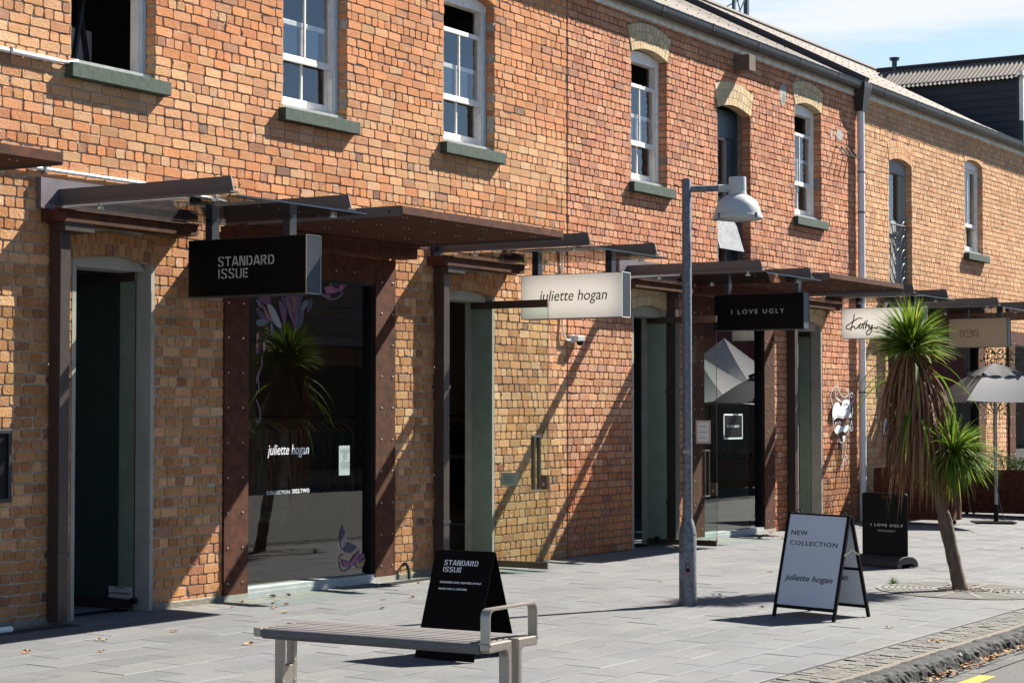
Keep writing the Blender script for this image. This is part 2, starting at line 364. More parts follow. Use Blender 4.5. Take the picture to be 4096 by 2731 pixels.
# ------------------------------------------------------------------ brickwork
CR = .0897                                    # course height
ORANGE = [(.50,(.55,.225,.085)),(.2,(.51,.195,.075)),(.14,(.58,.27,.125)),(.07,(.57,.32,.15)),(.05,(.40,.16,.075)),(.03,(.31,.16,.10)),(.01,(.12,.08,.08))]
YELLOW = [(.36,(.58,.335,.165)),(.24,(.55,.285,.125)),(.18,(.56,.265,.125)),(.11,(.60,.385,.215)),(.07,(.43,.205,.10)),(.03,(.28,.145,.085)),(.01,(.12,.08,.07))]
LOWER = [(.36,(.455,.22,.085)),(.26,(.43,.19,.068)),(.17,(.48,.255,.115)),(.11,(.38,.155,.062)),(.07,(.33,.14,.068)),(.02,(.23,.075,.042)),(.01,(.09,.06,.055))]  # browner lower bricks, colours darkened further to deepen the shade on that wall
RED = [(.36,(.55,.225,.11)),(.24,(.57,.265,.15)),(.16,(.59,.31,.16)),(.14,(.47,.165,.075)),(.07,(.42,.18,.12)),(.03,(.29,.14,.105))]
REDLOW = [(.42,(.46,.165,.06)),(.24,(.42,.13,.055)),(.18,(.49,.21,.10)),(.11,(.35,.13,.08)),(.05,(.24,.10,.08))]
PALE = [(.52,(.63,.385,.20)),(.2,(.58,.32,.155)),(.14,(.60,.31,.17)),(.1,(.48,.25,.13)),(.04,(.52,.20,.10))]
CREAMB = [(.7,(.62,.475,.285)),(.2,(.56,.42,.24)),(.1,(.64,.51,.35))]
def calm(tab, k, tint):
    w = sum(a for a, _ in tab); mean = [sum(a*c[i] for a, c in tab)/w for i in range(3)]
    return [(a, tuple((c[i]*(1-k)+mean[i]*k)*tint[i] for i in range(3))) for a, c in tab]
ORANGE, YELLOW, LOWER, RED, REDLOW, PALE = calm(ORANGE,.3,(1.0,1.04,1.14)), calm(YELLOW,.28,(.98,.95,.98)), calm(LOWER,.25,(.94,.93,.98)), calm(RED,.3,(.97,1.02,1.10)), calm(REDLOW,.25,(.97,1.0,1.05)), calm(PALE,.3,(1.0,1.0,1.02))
def lap(x, z, a, b):                        # soft, wavy border between brick batches
    return z > a+(b-a)*random.random()+.12*sin(x*1.7)
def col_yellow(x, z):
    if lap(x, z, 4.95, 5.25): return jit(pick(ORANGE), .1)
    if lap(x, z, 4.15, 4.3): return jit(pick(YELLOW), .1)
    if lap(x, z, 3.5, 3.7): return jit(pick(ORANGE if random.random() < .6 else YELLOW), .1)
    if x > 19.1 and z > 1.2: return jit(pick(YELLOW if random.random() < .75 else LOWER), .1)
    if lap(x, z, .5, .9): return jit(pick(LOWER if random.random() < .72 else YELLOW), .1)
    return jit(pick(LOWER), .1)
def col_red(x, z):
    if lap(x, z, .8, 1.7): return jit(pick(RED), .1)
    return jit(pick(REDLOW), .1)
def col_pale(x, z): return jit(pick(PALE), .09)
def arch_geo(x0, x1, zs, rise, T):
    w = x1-x0; R = (w*w/4+rise*rise)/(2*rise); return (x0+x1)/2, zs+rise-R, R, math.asin(w/2/R), T
def arch_gap(g, z):
    cx, cz, R, h, T = g; rho = (z-cz)/cos(h)
    if rho < R: return None
    if rho <= R+T: return cx-rho*sin(h), cx+rho*sin(h)
    if z < cz+R+T: d = sqrt((R+T)**2-(z-cz)**2); return cx-d, cx+d
    return None
def brick_wall(mb, x0, x1, z0, z1, ops, arches, colf, bond, ly=.2345, yo=0.):
    k = int(floor(z0/CR+.5)); nrow = int((z1-z0)/CR+.5)
    for r in range(nrow):
        zb = (k+r)*CR; zc = zb+CR/2; hdr = bond(k+r, zc); Lb = ly/2 if hdr else ly
        gaps = [(a, b) for a, b, c, d in ops if c <= zc <= d]
        for g in arches:
            q = arch_gap(g, zc)
            if q: gaps.append(q)
        x = x0-random.random()*.05-(0 if hdr else (ly*.25 if (r//2) % 2 else ly*.75))
        sag = .004*sin(zb*7)
        while x < x1:
            w = Lb*random.uniform(.965, 1.035)
            if not hdr and random.random() < .05: w = Lb*.5
            segs = [(max(x, x0), min(x+w, x1))]; side = False
            for a, b in gaps:
                ns = []
                for s, e in segs:
                    if e <= a or s >= b: ns.append((s, e))
                    else:
                        if s < a: ns.append((s, a))
                        if e > b: ns.append((b, e))
                segs = ns
            for s, e in segs:
                if e-s < .022: continue
                deep = any(abs(e-a) < .02 or abs(s-b) < .02 for a, b in gaps)
                brick(mb, s, e, zb+.004*sin(s*.9+zb), colf((s+e)/2, zc), .125 if deep else .016, yo)
            x += w
def brick(mb, s, e, zb, col, depth, yo):
    g = random.uniform(.0042, .0074); u0, u1, v0, v1 = s+g, e-g, zb+g, zb+CR-g
    R_ = random.uniform; c = min(.012, (u1-u0)*.2)
    o = [(u0+c,v0),(u1-c,v0),(u1,v0+c),(u1,v1-c),(u1-c,v1),(u0+c,v1),(u0,v1-c),(u0,v0+c)]
    o = [(a+R_(-.0025,.0025), b+R_(-.0025,.0025)) for a, b in o]
    if random.random() < .22:                # a chipped corner or arris
        i = random.randrange(8); cx, cz = (u0+u1)/2, (v0+v1)/2; o[i] = (o[i][0]+(cx-o[i][0])*R_(.1,.3), o[i][1]+(cz-o[i][1])*R_(.15,.5))
    yf = yo-R_(.0, .0045); tx, tz = R_(-.03,.03), R_(-.04,.04); cx, cz = (u0+u1)/2, (v0+v1)/2
    fr = [(cx+(a-cx)*(1-.004/(u1-u0)), yf+tx*(a-cx)+tz*(b-cz), cz+(b-cz)*(1-.006/CR)) for a, b in o]
    md = [(a, yf+.0025+tx*(a-cx)+tz*(b-cz), b) for a, b in o]
    bk = [(a, yo+depth, b) for a, b in o]
    f = [tuple(range(8))]+[(8+i, 8+(i+1)%8, (i+1)%8, i) for i in range(8)]+[(16+i, 16+(i+1)%8, 8+(i+1)%8, 8+i) for i in range(8)]
    mb.add(fr+md+bk, f, col)
def mortar_panel(mb, x0, x1, z0, z1, ops, y=.0085):
    xs = sorted({x0, x1, *[v for a, b, c, d in ops for v in (a, b) if x0 < v < x1]}); zs = sorted({z0, z1, *[v for a, b, c, d in ops for v in (c, d) if z0 < v < z1]})
    for i in range(len(xs)-1):
        for j in range(len(zs)-1):
            xc, zc = (xs[i]+xs[i+1])/2, (zs[j]+zs[j+1])/2
            if any(a < xc < b and c < zc < d for a, b, c, d in ops): continue
            mb.add([(xs[i],y,zs[j]),(xs[i+1],y,zs[j]),(xs[i+1],y,zs[j+1]),(xs[i],y,zs[j+1])], [(0,1,2,3)])
    for a, b, c, d in ops:
        for xx in (a-.016, b+.016):
            if x0 < xx < x1: mb.add([(xx,y,c),(xx,.3,c),(xx,.3,d),(xx,y,d)], [(0,1,2,3)])
def arch_mesh(g, rows, tab, n=13, y0=-.010, y1=.13):
    cx, cz, R, h, T = g; mb = MB(); mb.mi = 1
    P = lambda rho, t, y: (cx+rho*sin(t), y, cz+rho*cos(t))
    for i in range(24):
        t0, t1 = -h+2*h*i/24, -h+2*h*(i+1)/24
        yb_ = y0+.008; mb.add([P(R+.004,t0,yb_),P(R+.004,t1,yb_),P(R+T,t1,yb_),P(R+T,t0,yb_)], [(0,1,2,3)])
        mb.add([P(R+.004,t0,yb_),P(R+.004,t1,yb_),P(R+.004,t1,y1),P(R+.004,t0,y1)], [(3,2,1,0)])
    mb.mi = 0; tr = T/rows
    for r in range(rows):
        a, b = R+tr*r+.004, R+tr*(r+1)-.004; off = .5 if r % 2 else 0; m = n+(1 if r % 2 else 0)
        for i in range(m):
            t0 = -h+2*h*(i-off*.5)/(m-off); t1 = -h+2*h*(i+1-off*.5)/(m-off); t0, t1 = max(t0, -h), min(t1, h)
            dt = .0042/R; t0 += dt; t1 -= dt; yf = y0-random.uniform(0, .003)
            if t1-t0 < .02/R: continue
            q = [P(a,t0,0),P(a,t1,0),P(b,t1,0),P(b,t0,0)]
            fr = [(x+random.uniform(-.0015,.0015), yf, z+random.uniform(-.0015,.0015)) for x, _, z in q]; bk = [(x, y1, z) for x, _, z in q]
            mb.add(fr+bk, [(0,1,2,3)]+[(4+k, 4+(k+1)%4, (k+1)%4, k) for k in range(4)], jit(pick(tab), .08))
    return mb
# ------------------------------------------------------------------ building parts
def sash_window(b, x0, x1, label=None, drop=.0, raised=True, gap=False, blue=True, low=True, crown=.07, zs=6.38):
    zt = zs; w = MB()
    # box frame and arched head board
    mb = MB(); y0, y1 = .108, .215
    g = arch_geo(x0, x1, zt, crown, .1); arc = [(g[0]+(g[2])*sin(t), g[1]+g[2]*cos(t)) for t in [g[3]-2*g[3]*i/10 for i in range(11)]]
    mb.mi = 0
    mb.prism([(x0, zt-.085), (x1, zt-.085)]+arc, (0,0,0), (1,0,0), (0,0,1), (0,1,0), y0, y1)
    for a, c in ((x0, x0+.05), (x1-.05, x1)): mb.mi = 1; mb.box(a, c, y0, y1, 4.69, zt-.085)
    mb.mi = 0
    for a, c in ((x0+.05, x0+.085), (x1-.085, x1-.05)): mb.box(a, c, y0+.014, y1, 4.76, zt-.085)
    mb.obox((x0, .05, 4.69), (1,0,0), (0,.98,.2), (0,-.2,.98), (0, x1-x0), (0, .2), (0, .06))
    fr = mb.build('window', [M_WHITE, M_BLUEW if blue else M_WHITE], b)
    def sash(z0, z1, y, br, mt, name='sash'):
        s = MB(); a, c = x0+.085, x1-.085
        for p, q in ((a, a+.045), (c-.045, c)): s.box(p, q, y, y+.034, z0, z1)
        s.box(a+.045, c-.045, y+.001, y+.033, z0, z0+br); s.box(a+.045, c-.045, y+.001, y+.033, z1-.05, z1)
        if mt: s.box((a+c)/2-.012, (a+c)/2+.012, y+.006, y+.03, z0+br, z1-.05)
        o = s.build(name, M_WHITE, fr, bevel=.003)
        p = MB(); t = radians(random.uniform(-.25, .25)); yy = y+.017
        p.add([(a+.045, yy, z0+br), (c-.045, yy+.0, z0+br), (c-.045, yy+.004*t, z1-.05), (a+.045, yy, z1-.05)], [(0,1,2,3)])
        p.build('pane', G_PANE, fr)
    top = 6.02 if gap else 6.29
    if low:
        sash(5.21, top, .128, .065, True); sash(4.765, 5.63 if raised else 5.27, .166, .09, True)
    else: sash(5.5, 6.29, .128, .065, True)
    if low:
        for p in (x0+.085, x1-.122): h = MB(); h.box(p+.004, p+.033, .13, .16, 5.13, 5.205); h.build('sash_horn', M_WHITE, fr)
    return fr
def stone_sill(win, x0, x1):
    m = MB(); n = 9; zt = 4.695
    m.box(x0-.075, x1+.19-.06, -.085, .10, 4.57, zt)
    return m.build('sill', M_STONE, win, bevel=.006)
def lining(b, x0, x1, zs, rise, name='door_surround', depth=.36, head=2.99):
    m = MB(); t = .045
    m.box(x0-.002, x0+t, -.004, depth, 0, zs+.02); m.box(x1-t, x1+.002, -.004, depth, 0, zs+.02)
    g = arch_geo(x0, x1, zs, rise, .1); arc = [(g[0]+g[2]*sin(q), g[1]+g[2]*cos(q)) for q in [g[3]-2*g[3]*i/10 for i in range(11)]]
    m.prism([(x0+t, head), (x1-t, head)]+arc[1:-1], (0,0,0), (1,0,0), (0,0,1), (0,1,0), .07, depth)
    return m.build(name, M_CONC, b)
def downpipe(b, x, rz=3.25):
    m = MB(); m.box(x, x+.115, -.145, -.025, .02, rz); o = m.build('downpipe', M_BROWN, b, bevel=.004)
    for z in (.55, 2.0): k = MB(); k.box(x-.012, x+.127, -.152, .0, z, z+.035); k.build('bracket', M_BROWN, o)
    e = MB(); e.box(x-.01, x+.34, -.205, -.03, rz, rz+.085); e.build('outlet', M_BROWN, o, bevel=.004)
    return o
def room(b, x0, x1, z0, z1, y0, y1, m, name='interior'):
    r = MB()
    r.add([(x0,y0,z0),(x1,y0,z0),(x1,y1,z0),(x0,y1,z0),(x0,y0,z1),(x1,y0,z1),(x1,y1,z1),(x0,y1,z1)], [(0,1,2,3),(4,7,6,5),(1,5,6,2),(2,6,7,3),(3,7,4,0)])
    return r.build(name, m, b)
def bolt_mesh():
    m = MB(); m.lathe([(.0135,0),(.0135,.004),(.010,.010),(.004,.0135),(0,.0138)], (0,0,0), 8)
    me_o = m.build('bolt', M_CHROME); me = me_o.data; bpy.data.objects.remove(me_o); return me
BOLT = bolt_mesh()
def bolt(parent, x, y, z, axis='y', s=1.):
    o = bpy.data.objects.new('bolt', BOLT); COL.objects.link(o); o.parent = parent
    p = parent
    while p.parent is not None: p = p.parent
    o.location = Vector((x, y, z))-Vector(p.location); o.rotation_euler = (radians(90), 0, 0) if axis == 'y' else (radians(180), 0, 0); o.scale = (s*.72, s*.72, s*.72)
def shop_window(b, x0, x1, pl=.35, glass_rot=0., top=3.33, hh=.26, door=False, bolts=True):
    f = MB(); f.box(x0+pl-.03, x1-pl+.03, -.012, .05, top-hh-.03, top-hh+.01); f.box(x0+pl-.02, x0+pl+.012, .0, .22, .1, top-hh); f.box(x1-pl-.045, x1-pl+.01, .0, .22, .1, top-hh)
    w = f.build('shop_window', M_BLACK, b)
    m = MB(); m.box(x0, x0+pl, -.022, .10, .05, top); a = m.build('cladding_plate', M_CORTEN, w)
    m = MB(); m.box(x1-pl, x1, -.022, .10, .05, top); c = m.build('cladding_plate', M_CORTEN, w)
    m = MB(); m.box(x0+pl, x1-pl, -.017, .05, top-hh, top); h = m.build('cladding_plate', M_CORTEN, w)
    m = MB(); m.box(x0+pl, x1-pl, -.012, .25, .012, .085); m.box(x0+pl, x1-pl, -.03, -.012, -.01, .05); s = m.build('sill', mat('grey_alu_sill', (.36,.37,.375), .5, var=.2, vscale=5), w)
    m = MB(); ya = .06+(x1-pl-.02-x0-pl)*tan(radians(glass_rot)); m.add([(x0+pl+.0,ya,.085),(x1-pl-.02,.06,.085),(x1-pl-.02,.06,top-hh),(x0+pl,ya,top-hh)], [(0,1,2,3)]); p = m.build('pane', G_SHOP, w)
    # bed mortar under the plates
    for a_, c_ in ((x0-.01, x0+pl), (x1-pl, x1+.01)): m = MB(); m.box(a_, c_, -.03, .02, -.01, .05); m.build('footing', M_CONC, w)
    if bolts:
        for k in range(10):
            z = .16+k*.326
            if z > top-.04: continue
            for xx in (x0+.05, x0+pl-.085): bolt(w, xx, -.022, z)
            for xx in (x1-pl+.10, x1-.05): bolt(w, xx, -.022, z)
        n = int((x1-x0-2*pl)/.31)
        for k in range(n): bolt(w, x0+pl+.15+k*.31, -.017, top-hh/2-.03)
    return w
def building(name, label, x0): return thing(name, label, 'building', (x0, 0, 0), None)

ZT = 6.92
OPW = lambda x0, x1: (x0, x1, 4.66, 6.40)
OPD = lambda x0, x1: (x0, x1, -1, 3.05)
# ---- yellow/orange brick building on the left
b1 = building('brick_building', 'orange and yellow brick building on the left with tall sash windows', 6)
W1, W2, W3 = (12.40,13.45), (15.31,16.35), (18.16,19.20); A, B = (12.43,13.46), (18.19,19.20)
R1 = (14.42,17.20)
ar1 = [arch_geo(*q, 6.38, .075, .23) for q in (W1,W2,W3)]+[arch_geo(A[0],A[1],3.04,.06,.2), arch_geo(B[0],B[1],3.04,.06,.2)]
ops1 = [OPW(*W1),OPW(*W2),OPW(*W3),OPD(*A),OPD(*B),(R1[0],R1[1],-1,3.31)]
mo1 = [(a,b,c,d+(.06 if d < 7 else 0)) for a, b, c, d in ops1[:5]]+[ops1[5]]
SEAM = 20.87
mb = MB(); bond1 = lambda r, z: (r % 2 == 0) if z < 3.4 else ((r % 4 == 0) if z > 3.6 else r % 2 == 0)
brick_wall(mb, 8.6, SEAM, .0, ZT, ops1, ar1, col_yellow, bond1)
mb.mi = 1; mortar_panel(mb, 6, SEAM, -.1, ZT, mo1)
mb.build('wall', [M_BRICK, M_MORTAR], b1)
for a, c in ((6, 12.43), (13.46,14.4), (17.22,18.19)): mb = MB(); mb.box(a, c, -.022, .02, -.05, .058); mb.build('plinth', mat('dirty_concrete', (.13,.12,.09), .95, col2=(.24,.225,.19), vscale=16, bump=.6, bscale=60), b1, bevel=.012)
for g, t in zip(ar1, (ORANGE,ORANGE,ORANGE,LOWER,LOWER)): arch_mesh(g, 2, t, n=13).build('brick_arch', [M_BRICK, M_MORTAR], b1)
for i, q in enumerate((W1, W2, W3)):
    w = sash_window(b1, *q, gap=(i == 2), raised=True, low=(i != 0)); stone_sill(w, *q)
lining(b1, *A, 3.04, .06); lining(b1, *B, 3.04, .06)
downpipe(b1, 12.14); downpipe(b1, 17.94)
sw1 = shop_window(b1, *R1, glass_rot=3.9)
room(b1, 7, 14.1, -.0, 3.4, .37, 4.5, M_DARKROOM); room(b1, 14.2, 22.2, .0, 3.4, .37, 5., M_BROWNROOM); room(b1, 7, 22, 3.9, 6.9, .25, 5., M_DARKROOM)
# ---- red brick building in the middle
b2 = building('brick_building', 'red brick building in the middle with cream brick arches over its windows', 20.87)
W4, DO, W5 = (22.54,23.54), (25.11,26.20), (27.83,28.84); Cd, Dd = (22.55,23.55), (27.87,28.85); R2 = (24.27,27.0)
ar2 = [arch_geo(*q, 6.38, .085, .335) for q in (W4,W5)]+[arch_geo(*DO, 5.99, .085, .335)]+[arch_geo(*Cd, 3.06, .07, .26), arch_geo(*Dd, 3.06, .07, .26)]
ops2 = [OPW(*W4),OPW(*W5),(DO[0],DO[1],3.8,6.0),OPD(*Cd),OPD(*Dd),(R2[0],R2[1],-1,3.31)]
mo2 = [(a,b,c,d+.07) for a, b, c, d in ops2[:5]]+[ops2[5]]
mb = MB(); SE2 = 30.36
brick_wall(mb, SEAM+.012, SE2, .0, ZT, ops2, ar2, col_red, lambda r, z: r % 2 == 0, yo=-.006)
mb.mi = 1; mortar_panel(mb, SEAM, SE2, -.1, ZT, mo2)
mb.build('wall', [M_BRICK, mat('dark_mortar', (.22,.18,.15), .95, var=.4, vscale=14, bump=.8, bscale=90)], b2)
for g, r in zip(ar2, (3,3,3,2,2)): arch_mesh(g, r, CREAMB, n=12, y0=-.016).build('brick_arch', [M_BRICK, M_MORTAR], b2, label='cream brick arch')
for q in (W4, W5):
    w = sash_window(b2, *q, gap=True, raised=True, blue=False); stone_sill(w, *q)
lining(b2, *Cd, 3.06, .07); lining(b2, *Dd, 3.06, .07)
downpipe(b2, 23.50); downpipe(b2, 27.46)
sw2 = shop_window(b2, *R2, pl=.36)
room(b2, 22.3, 30.3, .0, 3.4, .37, 5., M_DARKROOM); room(b2, 22.1, 30.3, 3.8, 6.9, .3, 5., M_DARKROOM)
# loading door with a tilted steel sheet
m = MB(); x0, x1 = DO
m.box(x1-.10, x1, .2, .30, 3.85, 6.0); m.box(x0, x0+.10, .2, .30, 3.85, 6.0); m.box(x0+.1, x1-.1, .2, .3, 5.66, 6.05); m.box(x0+.1, x1-.1, .22, .3, 4.72, 4.80)
m.box(x0+.1, x0+.2, .23, .28, 3.85, 5.66); m.box(x1-.34, x1-.1, .225, .28, 3.85, 5.66)
ld = m.build('loading_door', M_DARKW, b2, label='dark teal loading door')
m = MB(); m.add([(x0+.2,.25,3.85),(x1-.34,.25,3.85),(x1-.34,.25,5.66),(x0+.2,.25,5.66)], [(0,1,2,3)]); m.build('pane', G_PANE, ld)
m = MB(); m.box(x1-.365, x1-.34, .215, .275, 3.85, 5.66); m.box(x0+.2, x1-.34, .215, .275, 5.62, 5.66); m.build('bead', M_GREYW, ld)
m = MB(); m.obox((x0+.03, .16, 4.62), (1,0,0), (0,-.3,-.954), (0,.954,-.3), (0,.80), (0,.62), (0,.006)); m.build('steel_sheet', mat('bare_sheet_metal', (.15,.16,.18), .55, .4, var=.25, vscale=9, bump=.3, bscale=12), ld)
# projecting timber beam end
m = MB(); bx = px(*zp(3,2030,580),(0,1,0),0).x; m.box(bx, bx+.22, -.25, .05, 6.57, 6.80)
m.build('timber_beam', mat('old_timber', (.13,.10,.075), .9, var=.4, vscale=10, bump=.5, bscale=40, stretch=(6,1,6)), b2, bevel=.006)
# old holes and cement patches in the brickwork
m = MB()
def blob(m, cx, cz, rx, rz, y):
    p = [(cx+rx*cos(t)*random.uniform(.7,1.15), cz+rz*sin(t)*random.uniform(.7,1.15)) for t in [2*pi*i/14 for i in range(14)]]
    m.prism(p, (0,0,0), (1,0,0), (0,0,1), (0,1,0), y, .02)
for a, b_, rx, rz in ((130,870,.13,.16),(650,1245,.16,.09),(575,1230,.05,.07)):
    m = MB(); q = px(*zp(4,a,b_),(0,1,0),0); blob(m, q.x, q.z, rx, rz, -.0125); m.build('cement_patch', mat('cement', (.33,.33,.32), .95, var=.2, vscale=20, bump=.5), b2)
m = MB(); q = px(*zp(4,138,905),(0,1,0),0); blob(m, q.x, q.z, .05, .09, -.0145); m.build('putlog_hole', M_DARKROOM, b2)
for i in range(4):
    q = px(*zp(4,620+i*45,1395+i*10),(0,1,0),0); m = MB()
    m.tube(smooth2([(q.x,0,q.z+.09),(q.x,-.05,q.z+.07),(q.x+.02,-.11,q.z-.03),(q.x+.05,-.14,q.z-.06),(q.x+.09,-.15,q.z-.02)],5), .011, 6); m.build('iron_hook', M_BROWN, b2)
# ---- pale brick building on the right
b3 = building('brick_building', 'pale yellow brick building on the right behind the white downpipe', 30.4)
W6, W7 = (31.88,32.97), (35.82,36.85); E_ = (31.9,32.97); R3 = (33.25,36.82); R4 = (38.31,41.2)
ar3 = [arch_geo(*W6, 5.98, .08, .30), arch_geo(*W7, 6.38, .08, .30)]
ops3 = [(W6[0],W6[1],3.8,6.0),OPW(*W7),OPD(*E_),(R3[0],R3[1],-1,3.31),(R4[0],R4[1],-1,3.31)]
mo3 = [(a,b,c,d+.07) for a, b, c, d in ops3[:2]]+ops3[2:]
mb = MB(); brick_wall(mb, SE2+.03, 41.6, .0, ZT, ops3, ar3, col_pale, lambda r, z: r % 2 == 0, yo=.02)
mb.mi = 1; mortar_panel(mb, SE2, 48, -.1, ZT, mo3, y=.0285)
mb.build('wall', [M_BRICK, mat('grey_mortar', (.36,.33,.29), .95, var=.3, vscale=14, bump=.8, bscale=90)], b3)
for g in ar3: arch_mesh(g, 3, PALE, n=12, y0=.012, y1=.15).build('brick_arch', [M_BRICK, M_MORTAR], b3)
w = sash_window(b3, *W7, raised=False, blue=False); stone_sill(w, *W7)
lining(b3, *E_, 3.05, .01, head=2.9)
downpipe(b3, 31.66)
sw3 = shop_window(b3, *R3, pl=.4, bolts=False); sw4 = shop_window(b3, *R4, pl=.38, bolts=False)
for k in range(9):
    for xx in (36.50, 36.74, 38.38, 38.62): bolt(sw3 if xx < 37 else sw4, xx, -.022, .2+k*.36)
room(b3, 30.5, 46, .0, 3.4, .4, 5., M_DARKROOM); room(b3, 30.5, 46, 3.8, 6.9, .35, 5., M_DARKROOM)
# upper door behind an iron gate with scrolls
x0, x1 = W6; m = MB()
m.box(x0, x0+.07, .13, .24, 3.85, 6.05); m.box(x1-.07, x1, .13, .24, 3.85, 6.05); m.box(x0+.07, x1-.07, .13, .24, 5.83, 6.06)
m.box(x0+.07, x1-.07, .17, .21, 3.85, 5.02); m.box(x0+.07, x0+.2, .17, .21, 5.02, 5.83); m.box(x1-.22, x1-.07, .17, .21, 5.02, 5.83)
for i in range(8): m.box(x0+.1+i*.11, x0+.19+i*.11, .163, .171, 3.9, 4.95)
ud = m.build('loading_door', M_GREYW, b3, label='grey weathered upper door behind an iron gate')
m = MB(); m.add([(x0+.2,.19,5.02),(x1-.22,.19,5.02),(x1-.22,.19,5.83),(x0+.2,.19,5.83)], [(0,1,2,3)]); m.build('pane', G_PANE, ud)
m = MB(); cx = x0+.52; rr = .010
m.tube([(x0+.04,.09,4.94),(x1-.05,.09,4.94)], .014, 6); m.tube([(cx,.09,3.6),(cx,.09,4.94)], rr, 6)
for sg in (-1, 1):
    m.tube([(cx+.46*sg,.09,3.6),(cx+.46*sg,.09,4.94)], rr, 6)
    m.tube(smooth2([(cx+.03*sg,.09,4.50),(cx+.12*sg,.09,4.58),(cx+.12*sg,.09,4.76),(cx+.06*sg,.09,4.82),(cx+.03*sg,.09,4.74),(cx+.07*sg,.09,4.70)],4), rr*.9, 5)
    for k in range(5):
        z = 3.62+k*.24
        m.tube(smooth2([(cx,.09,z),(cx+.2*sg,.09,z+.28),(cx+.33*sg,.09,z+.42),(cx+.42*sg,.09,z+.42),(cx+.43*sg,.09,z+.33),(cx+.36*sg,.09,z+.3),(cx+.34*sg,.09,z+.36)],3), rr*.9, 5)
m.build('iron_gate', mat('grey_iron', (.12,.12,.12), .5, .5), ud)
# ---- roofs, gutters, fascias
SLP = .525
def roof_z(y, e): return e+SLP*(y+.12)
def corrugated(x0, x1, y0, y1, zf, pitch=.09, amp=.012, ny=4, axis='x'):
    m = MB(); n = int((x1-x0)/pitch*4); vs = []; fs = []
    for i in range(n+1):
        x = x0+(x1-x0)*i/n; a = amp*sin(2*pi*(x-x0)/pitch)
        for j in range(ny+1):
            y = y0+(y1-y0)*j/ny; vs.append((x, y, zf(x, y)+a))
    for i in range(n):
        for j in range(ny): fs.append((i*(ny+1)+j, (i+1)*(ny+1)+j, (i+1)*(ny+1)+j+1, i*(ny+1)+j+1))
    return m.add(vs, fs)
def eaves(b, x0, x1, e):
    m = MB(); x = x0
    while x < x1:
        w = min(4.4, x1-x); m.box(x+.003, x+w-.003, -.035, .04, e-.215, e-.08); x += w
    m.build('fascia', M_FASCIA, b)
    m = MB(); prof = [(-.045,-.02),(-.045,-.085),(-.07,-.125),(-.115,-.14),(-.16,-.125),(-.185,-.085),(-.188,-.015),(-.196,-.012),(-.196,-.004),(-.180,-.004)]
    k = len(prof); m.add([(xx, y, e+z) for xx in (x0, x1) for y, z in prof], [(i, i+1, k+i+1, k+i) for i in range(k-1)])
    g = m.build('gutter', M_ZINC, b, smooth=True)
    x = x0+.7
    while x < x1:
        m = MB(); m.add([(xx, y+(-.006 if y < -.06 else 0), e+z-(.006 if z < -.03 else 0)) for xx in (x, x+.035) for y, z in prof], [(i, i+1, k+i+1, k+i) for i in range(k-1)]); x += 1.52
        m.build('joint_strap', M_ZINC, g)
    r = corrugated(x0, x1, -.165, 4.86, lambda x, y: roof_z(y, e)); ro = r.build('roof', M_ROOF, b, smooth='all')
    m = MB()
    x = x0+.3
    while x < x1:
        for y in (.05, 1.0, 2.0, 3.0, 4.0, 4.7): m.lathe([(.014,0),(.010,.012),(0,.015)], (x+random.uniform(-.03,.03), y, roof_z(y, e)+.011), 6)
        x += .36
    m.build('roof_screws', M_ZINC, ro, kind='stuff')
    m = MB(); m.add([(x0,4.86,roof_z(4.86,e)+.0),(x1,4.86,roof_z(4.86,e)),(x1,9.8,e),(x0,9.8,e)], [(0,1,2,3)]); m.tube([(x0,4.86,roof_z(4.86,e)+.02),(x1,4.86,roof_z(4.86,e)+.02)], .07, 8); m.build('ridge', M_ROOF, ro)
eaves(b1, 6, 20.86, 7.06); eaves(b2, 20.87, 30.38, 7.06); eaves(b3, 30.48, 48, 7.09)
m = MB(); d = Vector((0, 1, SLP)).normalized(); m.bar((30.43,-.16,7.12), (30.43,4.9,roof_z(4.9,7.13)), .16, .09); m.build('verge_flashing', M_ZINC, b2)
# rain-water head and round downpipe
m = MB(); xh = 30.33
m.add([(xh-.16,-.22,6.98),(xh+.16,-.22,6.98),(xh+.16,-.02,6.98),(xh-.16,-.02,6.98),(xh-.08,-.15,6.60),(xh+.08,-.15,6.60),(xh+.08,-.03,6.60),(xh-.08,-.03,6.60),(xh-.16,-.22,7.06),(xh+.16,-.22,7.06),(xh+.16,-.02,7.06),(xh-.16,-.02,7.06)], [(4,5,1,0),(5,6,2,1),(6,7,3,2),(7,4,0,3),(7,6,5,4),(0,1,9,8),(1,2,10,9),(2,3,11,10),(3,0,8,11),(8,9,10,11)])
rh = m.build('rainwater_head', M_ZINC, b2)
m = MB(); m.tube([(xh,-.085,.0),(xh,-.085,6.62)], .058, 16); dp = m.build('downpipe', mat('pale_grey_pipe', (.66,.65,.68), .45, var=.06), b2, smooth=True, label='round pale grey downpipe')
for z in (5.6, 4.95, 2.05):
    m = MB(); m.tube([(xh,-.085,z),(xh,-.085,z+.03)], .062, 16); m.box(xh-.16, xh-.05, -.09, -.08, z+.005, z+.025); m.build('pipe_clip', M_GALV, dp)
